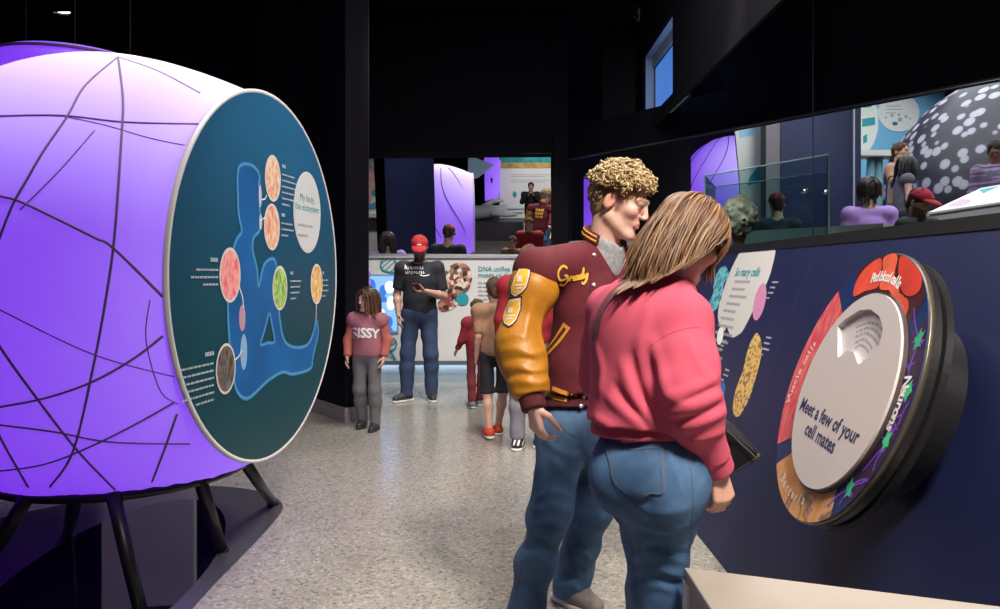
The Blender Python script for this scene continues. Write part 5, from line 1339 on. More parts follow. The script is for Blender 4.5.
g = G(); D.line(g, [(590.5, 262), (590, 300), (586, 345), (582, 380)], .003, .002); g.obj('seam', M['maroon_knit'], jk)
s1 = [(521, 267), (531, 265.5), (530, 276), (527, 287), (522, 293), (516, 297), (512, 295), (511.3, 288), (515, 277)]; s2 = [(510, 299), (521.6, 297), (521, 309), (517, 320), (513, 325), (509, 327), (504.5, 324), (503.5, 318), (506, 309)]
for sp in (s1, s2):
    c = np.mean(sp, 0); sc = lambda k: [c + (V(*p) - c) * k for p in sp]
    g = G(); DS.poly(g, sc(1.08), .003, 2); pt = g.obj('shield_patch', M['maroon_knit'], slR if 0 else jk)
    g = G(); DS.poly(g, sc(.95), .0045, 2); g.obj('patch_border', M['cream'], jk)
    g = G(); DS.poly(g, sc(.80), .006, 2); g.obj('patch_field', M['chenille'], jk)
    g = G(); DS.poly(g, [c + V(-2.2, -6), c + V(2.4, -6.5), c + V(2, -1), c + V(-2.4, -.5)], .0075, 1); DS.line(g, [c + V(-4, 3), c + V(0, 2.5), c + V(4, 2)], .006, .0075); DS.line(g, [c + V(-4, 6), c + V(-1, 5.5), c + V(2, 5)], .006, .0075); g.obj('patch_emblem', M['cream'], jk)
# back lettering (seen in the mirror)
bb = world_bvh(jk); g = G(); bk = Pl(J['che'] + T[:, 2] * .05 - f * .4, r, T[:, 2])
for k, z in enumerate((.09, .02, -.05)):
    vs, fs = text2d(('WARE', 'BAND', '24')[0] if 0 else '|||||', .075); out = []
    for i in range(5):
        x = (i - 2) * .042; h = [bb.ray_cast(Vector(bk.at(x + dx, z + dz)), Vector(f)) for dx, dz in ((-.014, -.024), (.014, -.024), (.014, .024), (-.014, .024))]
        if all(q[0] is not None for q in h): g.face([np.array(q[0]) - f * .004 for q in h])
g.obj('back_lettering', M['chenille'], jk)
# curly hair
scalp(J, boy, mat('dark blond hair', (.24, .155, .07), .6, var=.3, scale=60), .005, .002)
ds = [d for d in pts_on_scalp(2600, 3, ease=.16) if not (abs(d[0]) > .62 and -.42 < d[1] < .16 and d[2] < .16)]
pal = [(.30, .205, .095), (.40, .29, .145), (.50, .385, .21), (.19, .12, .05), (.43, .32, .165)]
strands(J, boy, M['hair'], .075, [d for d in ds if d[2] > .05], pal, 5, .0042, 9, .022, lambda d: V(d[0] * .5, .35, .25), .25, None, 5, .0, 'curls', 1.0, .6)
strands(J, boy, M['hair'], .040, [d for d in ds if d[2] <= .05], [tuple(.75 * x for x in p) for p in pal], 6, .0036, 7, .010, lambda d: V(d[0] * .2, -.3, -.6), .4, None, 5, .1, 'side_curls', .6)

# ------------------------------------------------------------------ the woman in the pink sweatshirt
f = nrm(V(.72, .69, 0)); r = V(f[1], -f[0], 0)
W = dict(f=f, r=r, s=.94, g=1.02, gn=.9, hs=.94, pos=V(.42, 2.06, 0))
W['pel'] = P(655, 458, 2.06); W['nek'] = P(662, 284, 2.10); W['wai'] = P(646, 415, 2.08); W['che'] = P(648, 345, 2.10)
W['T'] = frame(f, W['nek'] - W['wai'])
W['shR'] = P(684, 319, 1.99); W['elR'] = P(687, 398, 1.92); W['wrR'] = P(716, 465, 1.98)
W['shL'] = P(611, 310, 2.23); W['elL'] = P(606, 378, 2.32); W['wrL'] = P(640, 400, 2.42)
W['hipR'] = P(669, 474, 2.02); W['kneR'] = P(661, 592, 2.10); W['ankR'] = V(.44, 2.17, .085); W['toeR'] = W['ankR'] + V(.12, .10, -.05)
W['hipL'] = P(645, 476, 2.14); W['kneL'] = P(652, 596, 2.20); W['ankL'] = V(.36, 2.26, .085); W['toeL'] = W['ankL'] + V(.12, .10, -.05)
W['hc'] = P(691, 241, 2.12); W['HR'] = headmat(V(.66, .36, -.60))
hw = {'R': (V(.25, .10, -1), V(-.6, .75, .1), V(.6, .5, .1), 1.04, (.6, 1.2, 1.7), .55), 'L': (V(.8, .5, -.2), V(0, 0, -1), V(.4, -.4, .5), .9, (.5, .9, 1.2), .4)}
woman = person(W, 'woman with long light brown hair in pink sweatshirt and blue jeans, head bowed', .0045, (.70, .40, .31), hands=hw)
J = W
lo = V(.1, 1.75, -.02); hi = V(.85, 2.55, 1.1); s = J['s']
lo = np.min([J['ankR'], J['ankL'], J['hipR'], J['hipL'], J['pel']], 0) - V(.24, .24, .1); hi = np.max([J['hipR'], J['hipL'], J['pel'], J['kneR'], J['kneL']], 0) + V(.24, .24, .2)
S = Sdf(lo, hi, .006); Z = np.stack([r, f, V(0, 0, 1)], 1)
S.ell(J['pel'] + V(0, 0, .0), V(.160, .118, .15), Z, .05)
for q, sg in (('R', 1), ('L', -1)): S.ell(J['pel'] - f * .058 + r * sg * .068 + V(0, 0, -.055), V(.094, .092, .108), Z, .06)
for q in 'LR':
    S2 = Sdf(lo, hi, .006); k_ = J['kne' + q]; a_ = J['ank' + q]
    S2.chain([J['hip' + q] + V(0, 0, -.03), k_, k_ * .5 + a_ * .5 - f * .015, a_ + V(0, 0, -.05)], [.088, .062, .060, .058], .05)
    S2.wrinkle(.0048, 36, [(V(.2, .3, 1), 1.2, 1), (V(.7, 0, .6), .8, .6)], 9 + ord(q)); merge(S, S2, .06)
S.folds([([(640, 508), (655, 514), (690, 508)], .014, .004), ([(636, 520), (660, 530), (690, 526)], .014, .006), ([(634, 545), (655, 538), (688, 548)], .012, .007), ([(632, 560), (655, 553), (684, 562)], .012, .008), ([(630, 575), (655, 569), (684, 578)], .012, .008), ([(630, 590), (655, 585), (682, 594)], .012, .008), ([(666, 450), (676, 470), (684, 500)], .014, .005), ([(632, 500), (640, 502), (652, 502)], .010, -.004), ([(690, 455), (700, 470), (704, 490)], .012, .006)])
S.plane(V(0, 0, 1.0), V(0, 0, 1)); S.plane(V(0, 0, .03), V(0, 0, -1))
jean, _ = sobj(S, 'jeans', M['denim2'], woman)
D = Dec(jean)
pk_ = [(609, 446), (636, 445), (661, 443), (663, 468), (664, 491), (652, 493), (640, 497), (628, 493), (615, 482), (611, 464)]
g = G(); D.poly(g, pk_, .003, 3); pp = g.obj('back_pocket', M['denim2'], jean, smooth=True)
g = G(); c = np.mean(pk_, 0)
D.line(g, [c + (V(*p) - c) * .95 for p in pk_], .0028, .0045, 5, True); D.line(g, [c + (V(*p) - c) * 1.0 for p in pk_], .0028, .0045, 5, True); D.line(g, [(611, 450), (636, 449.5), (660, 447.5)], .003, .0045); g.obj('pocket_stitching', M['stitch'], jean)
g = G(); D.line(g, [(687, 450), (691, 470), (693.5, 490), (693.5, 515), (691, 540), (687, 565), (681, 606)], .005, .0015); g.obj('side_seam', M['stitch'], jean)
g = G(); D.line(g, [(632, 500), (637, 520), (636, 545), (632, 600)], .004, .002); g.obj('inner_seam', M['stitch'], jean)
g = G(); D.poly(g, [(622, 440.5), (645, 439), (645, 443), (623, 444)], .006, 1); g.obj('waist_label', M['cream'], jean)
shoes(J, woman, M['sole_white'], h=.008)
M['pink'] = mat('pink fleece', (.60, .090, .155), .9, var=.06, scale=12, bump=.15, bscale=450)
M['pink_rib'] = mat('pink rib', (.58, .086, .15), .9, bump=.2, bscale=300)
lo = np.min([J['pel'], J['shL'], J['shR'], J['elR'], J['wrR'], J['elL']], 0) - V(.22, .22, .15); hi = np.max([J['nek'], J['shL'], J['shR'], J['wrL'], J['wrR']], 0) + V(.2, .25, .12)
S = Sdf(lo, hi, .0055); T = J['T']
S.ell(J['che'], V(.168, .145, .20), T, .06); S.ell(J['wai'] + V(0, 0, .02), V(.165, .145, .17), T, .06); S.ell(J['wai'] - V(0, 0, .055), V(.170, .148, .11), Z, .05)
S.ell(J['che'] - f * .04 + V(0, 0, .05), V(.15, .10, .13), T, .05)
for q in 'LR': S.cap(J['sh' + q] + V(0, 0, -.005), J['nek'] - T[:, 2] * .035, .074, .058, .05)
S.wrinkle(.0055, 17, [(V(.85, .2, .45), 1.1, 1), (V(.5, .3, 1.), 1.3, .55)], 21)
hz = P(640, 441, 1.95)[2]
S.plane(V(0, 0, hz + .03), V(0, 0, -1))
for q, sg in (('R', 1), ('L', -1)):
    a, b, c = J['sh' + q], J['el' + q], J['wr' + q]; ar = nrm(b - a); fr = nrm(c - b)
    S2 = Sdf(lo, hi, .0055); S2.chain([a, a * .4 + b * .6, b, b + fr * .06, c - fr * .02], [.072, .070, .066, .062, .046], .06)
    S2.wrinkle(.004, 38, [(fr * .5 + ar * .8 + V(.2, 0, .5), 1.25, 1), (fr + V(-.45, .1, .2), .8, .7)], 14); S2.plane(c - fr * .025, fr); merge(S, S2, .022)
S.folds([([(652, 338), (660, 365), (668, 395), (690, 404)], .016, .012), ([(665, 398), (685, 392), (716, 378)], .012, .011), ([(668, 414), (692, 407), (722, 394)], .012, .012), ([(676, 430), (700, 424), (726, 412)], .011, .011), ([(690, 442), (712, 436), (726, 430)], .010, .008),
 ([(668, 405), (690, 399), (718, 386)], .007, -.007), ([(672, 422), (698, 416), (724, 403)], .007, -.007), ([(640, 335), (644, 370), (656, 405), (668, 432)], .018, .010), ([(622, 360), (634, 395), (655, 425)], .018, .012), ([(606, 395), (625, 412), (645, 428)], .015, .010), ([(596, 418), (615, 428), (635, 432)], .013, .009),
 ([(632, 350), (640, 390), (660, 425)], .012, -.008), ([(612, 382), (630, 405), (650, 430)], .011, -.008), ([(690, 340), (700, 365), (712, 380)], .014, .008), ([(715, 345), (718, 370), (722, 390)], .012, .006), ([(650, 300), (645, 320), (640, 345)], .016, .005), ([(596, 345), (602, 370), (600, 395)], .014, .008)])
S.cap(J['nek'] + T[:, 2] * .0 + f * .02, J['hc'] + f * .05, .062, .075, .012, None, 's')
sw, _ = sobj(S, 'sweatshirt', M['pink'], woman)
S = Sdf(lo, hi, .0055); S.ell(J['wai'] - V(0, 0, .065), V(.164, .142, .15), Z, .03); S.plane(V(0, 0, hz + .045), V(0, 0, 1)); S.plane(V(.4, 0, hz), V(.06, 0, -1)); sobj(S, 'hem_band', M['pink_rib'], sw)
c = J['wrR']; fr = nrm(c - J['elR']); S = Sdf(c - .13, c + .13, .0045); S.cap(c - fr * .1, c + fr * .06, .052, .041, .01); S.plane(c + fr * .020, fr); S.plane(c - fr * .045, -fr); sobj(S, 'cuff', M['pink_rib'], sw)
S = Sdf(J['nek'] - .16, J['nek'] + .16, .0045); ring = [J['nek'] + T[:, 2] * (-.002) + f * .015 + T @ V(.078 * math.sin(a), .076 * math.cos(a), -.022 * math.cos(a)) for a in np.linspace(0, 2 * PI, 40)]
S.chain(ring, [.011] * 40, .004); sobj(S, 'neckband', M['pink_rib'], sw)
D = Dec(sw); g = G(); D.line(g, [(652, 345), (660, 338), (675, 331), (690, 327), (700, 327)], .005, .001); g.obj('shoulder_seam', M['pink_rib'], sw)
g = G(); D.line(g, [(653, 300), (660, 330), (655, 352)], .003, .0005); g.obj('arm_seam', M['pink_rib'], sw)
# hair
scalp(J, woman, mat('brown hair', (.09, .043, .02), .5, var=.4, scale=70), .005, .004)
pal = [(.105, .047, .019), (.135, .066, .028), (.19, .100, .045), (.085, .038, .016), (.155, .078, .034), (.23, .13, .062), (.12, .056, .024)]
ce, cr = J['che'], V(.18, .15, .20) + .012
def off_body(p, off):
    q = W['HR'].T @ (p - W['hc'])
    if q[0] > -.02 and q[1] > .5 * q[2] + .018: p = W['hc'] + W['HR'] @ V(q[0], .5 * q[2] + .018, q[2])
    for c_, R_, T_ in ((J['che'], V(.182, .152, .205), T), (J['shL'], V(.085, .085, .085), T), (J['shR'], V(.085, .085, .085), T), (J['nek'] - T[:, 2] * .02, V(.085, .085, .07), T)):
        q = T_.T @ (p - c_); e = np.linalg.norm(q / (R_ + off))
        if e < 1: p = c_ + T_ @ (q / e)
    return p
ds = pts_on_scalp(2400, 8)
long_ = [d for d in ds if not (d[1] > .45 and abs(d[0]) > .25)]
strands(J, woman, M['hair'], .315, long_, pal, 3, .0031, 15, .011, lambda d: W['HR'].T @ V(-.74, -.42, -.40), .42, off_body, 5, .0, 'hair', 0., .62, 1.5)
fr_ = [d for d in pts_on_scalp(1500, 12) if d[1] > .30 and d[2] > .25 and abs(d[0]) > .12 and d[1] > .5][:60]
strands(J, woman, M['hair'], .20, fr_, pal, 4, .0028, 12, .012, lambda d: V(np.sign(d[0]) * .9, .15, -.2), .9, None, 5, .0, 'front_locks', 0., 2.0)
# shoulder bag
bag = empty('shoulder_bag', V(.62, 2.25, 0) + V(0, 0, .0), 'black zipped bag on a strap hanging at the pink sweatshirt woman\'s side', 'bag')
bag.location = Vector((.62, 2.25, .75)); bag['_b'] = [.62, 2.25, .75]
M['bagblack'] = mat('black nylon', (.010, .010, .012), .5, var=.3, scale=30, bump=.2, bscale=120)
q = [P(724, 425, 2.12), P(733, 424, 2.18), P(763, 455, 2.20), P(757, 461, 2.2), P(737, 473, 2.18), P(716, 500, 2.14), P(712, 470, 2.12)]
g = G(); dd = V(-.02, .11, 0); mid = sum(q) / len(q)
q2 = [p + dd for p in q]; qm = [p + dd * .5 + (p + dd * .5 - mid - dd * .5) * .08 for p in q]
n = len(q); vs = q + qm + q2; fs = [tuple(range(n))[::-1], tuple(range(2 * n, 3 * n))] + [(k * n + i, k * n + (i + 1) % n, (k + 1) * n + (i + 1) % n, (k + 1) * n + i) for k in range(2) for i in range(n)]
g.raw(vs, fs); o = g.obj('pouch', M['bagblack'], bag); md = o.modifiers.new('b', 'BEVEL'); md.width = .008; md.segments = 3
g = G(); g.tube([P(727, 431, 2.115), P(738, 441, 2.15), P(748, 450, 2.17), P(757, 459, 2.185)], .0022, 6); g.obj('zip', mat('zip metal', (.30, .28, .22), .35, .8), bag)
g = G(); g.lathe([(0, 0), (.006, .002), (.006, .008), (0, .01)], P(758, 455, 2.18), V(0, -1, 0), 10); g.obj('zip_pull', mat('brass', (.5, .4, .2), .3, 1), bag)
g = G()
D.line(g, [(640, 276), (630, 282), (619, 290), (610, 299), (602, 312), (598, 328), (595.5, 342)], .030, .005)
g.obj('strap', mat('mauve brown strap', (.16, .055, .075), .7), bag)
g = G(); g.tube([P(722, 420, 2.13), P(717, 400, 2.2), P(705, 350, 2.3)], .008, 6); g.obj('strap', M['bagblack'], bag)
# dark cloth tail between the two
q = [P(601, 488, 2.32), P(616, 500, 2.26), P(632, 520, 2.24), P(627, 537, 2.26), P(613, 518, 2.30)]
g = G(); dd = V(.02, .06, 0); q2 = [p + dd for p in q]; g.hexa(q, q2)
ct = g.obj('scarf_end', M['bagblack'], bag); md = ct.modifiers.new('b', 'BEVEL'); md.width = .01; md.segments = 3
# ------------------------------------------------------------------ people further off
def cloth(n, c, rough=.85, var=.12): return mat(n, c, rough, var=var, scale=14)
def dress(J, root, top, slv, bot, botz, shoe, hem=.93, h=.011, inf=.016, legr=(.092, .070, .068), topname='t_shirt', botname='jeans', seed=1, sole=None, amp=.004):
    S = top_garment(J, h, inf, slv, hem, seed, amp); t, _ = sobj(S, topname, top, root)
    S = leg_garment(J, h, 1.0, botz, legr, .012, seed + 3); b, _ = sobj(S, botname, bot, root)
    if shoe is not None: shoes(J, root, shoe, sole, h=.010)
    return t, b
# man with the phone
J = joints((-.87, 8.12, 0), (.08, -1), 1.80, dict(elR=(.245, -.03, 1.15), wrR=(.225, .06, .93), elL=(-.26, .02, 1.13), wrL=(-.07, .25, 1.19), ankR=(.14, .02, .09), toeR=(.26, .13, .04), kneR=(.13, .02, .5), ankL=(-.13, -.02, .09), toeL=(-.15, .15, .04), kneL=(-.12, .03, .5), hc=(0, .06, 1.655)), 1.04, look=(.0, .85, -.5), g=1.12)
man = person(J, 'bearded man in red cap and black T-shirt looking down at phone', .010, (.50, .29, .22), hands={'R': relaxed(J, 'R'), 'L': (V(*(J['r'] * .9 + J['f'] * .25)), V(0, 0, 1), J['f'], 1., (.5, 1.0, 1.2), .8)}, beard=(.05, .03, .02))
black_tee = cloth('black cotton', (.012, .013, .020))
t, b = dress(J, man, black_tee, .80, denim('dark denim', (.040, .072, .16), (.018, .035, .085)), .06, M['black_shoe'], hem=.90)
hair_short(J, man, cloth('dark brown hair', (.03, .018, .012)), .010)
red = cloth('red cap cloth', (.34, .009, .014)); cap_hat(J, man, red, M['white_ink'])
D = Dec(t); g = G(); k_ = 1
for u, v, w in ((414, 268, 19), (415, 272.5, 19)):
    x = u - w / 2
    while x < u + w / 2: l = .9 + .9 * random.random(); D.poly(g, [(x, v - 1.3), (x + .6, v - 1.3), (x + .6, v + 1.2), (x, v + 1.2)], .006, 0); D.poly(g, [(x, v + .5 * k_), (x + l, v + .5 * k_), (x + l, v + .5 * k_ + .6), (x, v + .5 * k_ + .6)], .006, 0); k_ = -k_ * (1 + .6 * (k_ < 0)) if abs(k_) < 2 else 1; x += l + .6
D.line(g, [(405, 265), (406, 267.5), (408, 270)], .010, .006); D.line(g, [(420, 275), (424, 276), (429, 275)], .010, .006)
g.obj('shirt_print', M['white_ink'], t)
D = Dec(b)
pc = J['wrL'] + J['r'] * .10 + J['f'] * .035 + V(0, 0, .035)
ph = empty('phone', pc, 'dark red phone held by the bearded man in the red cap', 'phone')
fx = nrm(J['r']); fu = nrm(J['f'] * .75 + V(0, 0, .65)); fn = np.cross(fx, fu); MM = np.stack([fx, fu, fn], 1)
g = G(); g.box((-.038, -.075, -.005), (.038, .075, .004), MM, pc); o = g.obj('phone_case', cloth('dark red case', (.10, .008, .012), .4), ph); md = o.modifiers.new('b', 'BEVEL'); md.width = .003
sgn = 1 if fn @ V(0, -1, 0) < 0 else -1
g = G(); g.box((-.034, -.070, .0035 * sgn), (.034, .070, .0062 * sgn), MM, pc); g.obj('display', mat('phone glass', (.02, .02, .03), .1, emit=(.3, .35, .5), es=.15), ph)
# girl
J = joints((-1.17, 6.62, 0), (-.10, -1), 1.245, dict(elR=(.25, -.02, 1.13), wrR=(.245, .06, .92), elL=(-.25, -.02, 1.13), wrL=(-.23, .06, .92), ankR=(.09, -.1, .10), kneR=(.10, .02, .5), toeR=(.10, .07, .04), ankL=(-.12, .06, .09), kneL=(-.11, .06, .5), toeL=(-.10, .23, .04), nek=(0, -.01, 1.44), shL=(-.175, -.01, 1.39), shR=(.175, -.01, 1.39), hc=(0, .02, 1.645)), 1.24, look=(.55, .9, -.08), g=1.0)
girl = person(J, 'girl in pink sweatshirt lettered SISSY and grey trousers beside the dark column', .007, (.60, .37, .29), hands={q: relaxed(J, q) for q in 'LR'})
pinkg = cloth('dusty pink fleece', (.34, .125, .155)); coral = cloth('coral sleeve', (.44, .125, .10))
t, b = dress(J, girl, pinkg, .22, cloth('grey jersey', (.13, .125, .13)), .06, M['black_shoe'], hem=.93, h=.008, inf=.03, topname='sweatshirt', botname='trousers', legr=(.096, .078, .066), sole=M['black_shoe'])
for q in 'LR':
    a, bb_, c = J['sh' + q], J['el' + q], J['wr' + q]; S = Sdf(np.min([a, bb_, c], 0) - .12, np.max([a, bb_, c], 0) + .12, .008)
    S.chain([a + (bb_ - a) * .05, bb_, c], [.052, .046, .036], .03); S.wrinkle(.003, 50, [((0, .3, 1), 1, 1)], 3); S.plane(c - (c - bb_) * .06, c - bb_); sobj(S, 'sleeve', coral, t)
D = Dec(t); g = G(); D.text(g, 'SISSY', (365.5, 333.5), 13.0, .006, .05, .92, bold=.5); g.obj('lettering', M['white_ink'], t)
scalp(J, girl, cloth('light brown hair', (.10, .05, .025)), .008, .010)
ds = pts_on_scalp(420, 31)
def off_girl(p, off):
    for c_, R_ in ((J['che'], V(.14, .12, .16)), (J['nek'], V(.09, .08, .06))):
        q = J['T'].T @ (p - c_); e = np.linalg.norm(q / (R_ + off))
        if e < 1: p = c_ + J['T'] @ (q / e)
    return p
strands(J, girl, M['hair'], .30, ds, [(.10, .05, .025), (.14, .075, .035), (.07, .035, .02)], 3, .006, 10, .010, None, 1.0, off_girl, 4, .05, 'hair', 0., 2.2)
# people half hidden behind the young man
J = joints((.225, 5.85, 0), (-.05, 1), 1.60, dict(ankL=(-.10, -.02, .09), toeL=(-.05, .15, .04), ankR=(.12, .03, .09), toeR=(.28, .06, .04), kneR=(.11, 0, .5)), 1.0)
p = person(J, 'person in grey joggers and striped black trainers standing behind the young man', .010, hands={q: relaxed(J, q) for q in 'LR'})
t, b = dress(J, p, cloth('red jersey', (.30, .012, .02)), 1.9, cloth('grey joggers', (.20, .20, .24)), .10, M['black_shoe'], inf=.03, topname='sweatshirt', botname='joggers')
hair_short(J, p, cloth('brown hair a', (.10, .055, .03)), .009)
for sh in children(p):
    if sh.name.startswith('shoe'):
        D = Dec(sh); g = G(); pts = np.array([v.co for v in sh.data.vertices]) + V(*sh['_b']); c = pts.mean(0); uc = CX + F * c[0] / c[1]; vc = HY - F * (c[2] - CZ) / c[1]
        for k in (-4, 0, 4): D.line(g, [(uc + k + 1, vc - 3), (uc + k - 1, vc + 3.5)], .016, .004)
        if g.v: g.obj('stripe', M['white_ink'], sh)
J = joints((-.045, 6.3, 0), (-.25, 1), 1.33, dict(ankL=(-.09, -.12, .11), toeL=(-.10, .05, .04), kneL=(-.09, -.02, .5), ankR=(.07, .12, .09), toeR=(.07, .28, .04), elL=(-.20, -.04, 1.15), wrL=(-.2, .06, .92)), 1.15, g=.86)
p = person(J, 'child in tan top, black shorts and orange trainers beyond the gold sleeve', .010, hands={q: relaxed(J, q) for q in 'LR'})
t, b = dress(J, p, cloth('tan cotton', (.34, .19, .11)), .9, cloth('black shorts cloth', (.014, .014, .02)), .50, cloth('orange trainer', (.62, .07, .03)), inf=.025, botname='shorts', legr=(.10, .085, .08))
hair_short(J, p, cloth('brown hair b', (.085, .05, .028)), .009)
J = joints((-.24, 7.75, 0), (-.5, 1), 1.10, dict(ankL=(-.14, -.12, .10), toeL=(-.14, .06, .04), ankR=(.10, .12, .09), toeR=(.10, .28, .04), elL=(-.27, .03, 1.12), wrL=(-.30, .16, .95)), 1.25)
p = person(J, 'small child in red top and dark red leggings walking by the white panel', .010, hands={q: relaxed(J, q) for q in 'LR'})
t, b = dress(J, p, cloth('dark red cotton', (.22, .014, .022)), 1.8, cloth('dull red leggings', (.20, .03, .035)), .09, cloth('grey trainer', (.25, .25, .27)), inf=.025, botname='leggings', topname='top')
hair_short(J, p, cloth('brown hair c', (.06, .035, .022)), .009)
# woman behind the column whose back the mirror shows
lilac = cloth('lilac cotton', (.46, .27, .74))
def long_hair(J, root, col, seed, n=260, L=.36):
    scalp(J, root, cloth('hair base %d' % seed, tuple(.7 * x for x in col)), .009, .010)
    def ob(p, off):
        for c_, R_ in ((J['che'], V(.17, .13, .18)), (J['nek'], V(.09, .08, .07))):
            q = J['T'].T @ (p - c_); e = np.linalg.norm(q / (R_ + off))
            if e < 1: p = c_ + J['T'] @ (q / e)
        return p
    return strands(J, root, M['hair'], L, pts_on_scalp(n, seed), [col, tuple(1.5 * x for x in col), tuple(.6 * x for x in col)], seed, .0075, 9, .010, None, 1.0, ob, 4, .05, 'hair', 0., 2.2)
J = joints((-1.70, 8.40, 0), (-.25, -1), 1.74)
p = person(J, 'dark haired woman in lilac top behind the column, her back seen in the back mirror', .011, hands={q: relaxed(J, q) for q in 'LR'})
dress(J, p, lilac, .5, cloth('dark trousers', (.02, .02, .03)), .06, M['black_shoe'], botname='trousers', topname='top'); long_hair(J, p, (.030, .020, .018), 41)
# photographer, seen only in the mirror
J = joints((.0, -.62, 0), (0, 1), 1.62, dict(elL=(-.25, .10, 1.24), elR=(.25, .10, 1.24), wrL=(-.06, .20, 1.44), wrR=(.08, .20, 1.44)))
p = person(J, 'person in black coat holding a camera up, reflected in the back mirror', .011, hands={'L': (V(.3, .4, .8), V(.6, .2, 0), V(0, -1, 0), .9, (.4, .8, 1.), .3), 'R': (V(-.3, .4, .8), V(-.6, .2, 0), V(0, -1, 0), .9, (.4, .8, 1.), .3)})
dress(J, p, cloth('black coat', (.012, .012, .014)), 1.95, cloth('black trousers', (.015, .015, .018)), .06, M['black_shoe'], hem=.75, inf=.03, botname='trousers', topname='coat'); hair_short(J, p, cloth('dark hair d', (.03, .022, .018)), .01)

# ------------------------------------------------------------------ people beyond the glass
def at2(u, D, z): return V(xat(u, D), D, z)
J = joints(at2(919, 7.0, ZF), (.30, -1), 1.60, dict(elL=(-.25, .05, 1.13), wrL=(-.08, .25, 1.15)), 1.2, look=(-.18, .85, -.42), g=1.12)
p = person(J, 'bearded man in red cap and dark shirt beyond the glass, below the spotted dome', .009, (.52, .30, .22), hands={'R': relaxed(J, 'R'), 'L': (V(.9, -.2, 0), V(0, 0, 1), J['f'], 1., (.5, 1., 1.2), .8)}, beard=(.05, .03, .02))
dress(J, p, cloth('charcoal cotton', (.022, .024, .028)), .8, M['denim'], .06, M['black_shoe']); hair_short(J, p, cloth('dark hair e', (.03, .02, .014)), .009); cap_hat(J, p, red, cloth('pale badge', (.35, .2, .2)))
J = joints(at2(869, 7.5, ZF), (.15, 1), 1.78, None, 1.12, g=1.1)
p = person(J, 'dark haired woman in lilac top seen from behind, beyond the glass', .010, hands={q: relaxed(J, q) for q in 'LR'})
dress(J, p, lilac, .8, cloth('black skirt cloth', (.015, .015, .02)), .06, M['black_shoe'], botname='trousers', topname='top'); long_hair(J, p, (.035, .022, .018), 43, 170, L=.22)
J = joints(at2(903, 9.0, ZF2), (1, -.1), 1.50, dict(hc=(0, .06, 1.64)), 1.15, look=(0, .9, -.3), g=1.05)
p = person(J, 'black haired woman in grey tank top in profile before the spotted dome', .010, (.58, .34, .25), hands={q: relaxed(J, q) for q in 'LR'})
dress(J, p, cloth('grey tank cloth', (.10, .10, .13)), .06, cloth('dark jeans cloth', (.02, .025, .05)), .06, M['black_shoe'], topname='tank_top'); long_hair(J, p, (.014, .011, .012), 44, 240, .34)
J = joints(at2(995, 8.75, ZF2), (-.6, -1), 1.62, dict(wrL=(-.15, .35, 1.05), wrR=(.15, .35, 1.05)), 1.1, look=(0, .9, -.4), g=1.15)
p = person(J, 'dark skinned person in mauve striped shirt leaning over the tilted table', .010, (.16, .075, .055), hands={q: relaxed(J, q) for q in 'LR'})
t, b = dress(J, p, ramp_mat('mauve stripes', [(0, (.30, .20, .36)), (.5, (.30, .20, .36)), (.52, (.09, .07, .14)), (1, (.09, .07, .14))], 'noise', 9, .8, stretch=(.3, .3, 4)), 1.2, cloth('dark trousers b', (.02, .02, .03)), .06, M['black_shoe'], botname='trousers', topname='shirt'); hair_short(J, p, cloth('black hair', (.012, .01, .01)), .01)
J = joints(at2(900, 9.8, ZF2), (.6, -1), 1.80, dict(elR=(.3, .1, 1.2), wrR=(.25, .3, 1.1)), 1.05)
p = person(J, 'brown haired person standing by the round white sign beyond the glass', .011, hands={q: relaxed(J, q) for q in 'LR'})
dress(J, p, cloth('tan top', (.45, .26, .18)), .6, cloth('slate trousers', (.05, .07, .09)), .06, M['black_shoe'], botname='trousers', topname='top'); hair_short(J, p, cloth('brown hair f', (.085, .04, .022)), .01)
J = joints(at2(867, 6.75, ZF), (.2, -1), 1.24, None, 1.25)
p = person(J, 'blond child whose hair just shows above the console edge', .010, hands={q: relaxed(J, q) for q in 'LR'})
dress(J, p, cloth('green cotton', (.06, .12, .08)), .8, M['denim2'], .06, M['black_shoe']); hair_short(J, p, cloth('blond hair', (.30, .20, .085)), .009)
J = joints(at2(777, 8.1, ZF), (.1, 1), 1.70, None, 1.05, g=1.15)
p = person(J, 'man in red cap and navy shirt seen from behind through the glass case', .010, hands={q: relaxed(J, q) for q in 'LR'})
dress(J, p, cloth('navy cotton', (.012, .016, .035)), .8, M['denim'], .06, M['black_shoe']); hair_short(J, p, cloth('brown hair g', (.05, .028, .018)), .009); cap_hat(J, p, red)

# ------------------------------------------------------------------ light
def light(kind, loc, energy, col=(1, 1, 1), target=None, size=.3, spot=1.2, blend=.5, sizey=None, name='lamp'):
    l = bpy.data.lights.new(name, kind); l.energy = energy; l.color = col
    if kind == 'AREA':
        l.size = size
        if sizey: l.shape = 'RECTANGLE'; l.size_y = sizey
    elif kind == 'SPOT': l.spot_size = spot; l.spot_blend = blend; l.shadow_soft_size = size
    else: l.shadow_soft_size = size
    o = bpy.data.objects.new(name, l); COL.objects.link(o); o.location = Vector(loc)
    if target is not None: o.rotation_euler = (Vector(target) - Vector(loc)).to_track_quat('-Z', 'Y').to_euler()
    return o
WARM = (1, .87, .74)
LT = dict(key=1650, fill=40, pur=30, back=130)
light('SPOT', (1.2, -.3, 4.55), LT['key'], WARM, (.8, 3.5, .6), .40, .98, .7)
light('SPOT', (-1.6, .6, 4.6), LT['fill'], (1, .93, .88), (-.9, 3.6, 1.2), .15, 1.4, .7)
light('SPOT', (1.9, 1.0, 4.6), 330, (1, .93, .88), (1.5, 3.2, 1.), .12, 1.0, .7)
light('SPOT', (-.2, 7.2, 4.6), 200, (1, .95, .90), (-.3, 8.2, 0), .15, .9, .7)
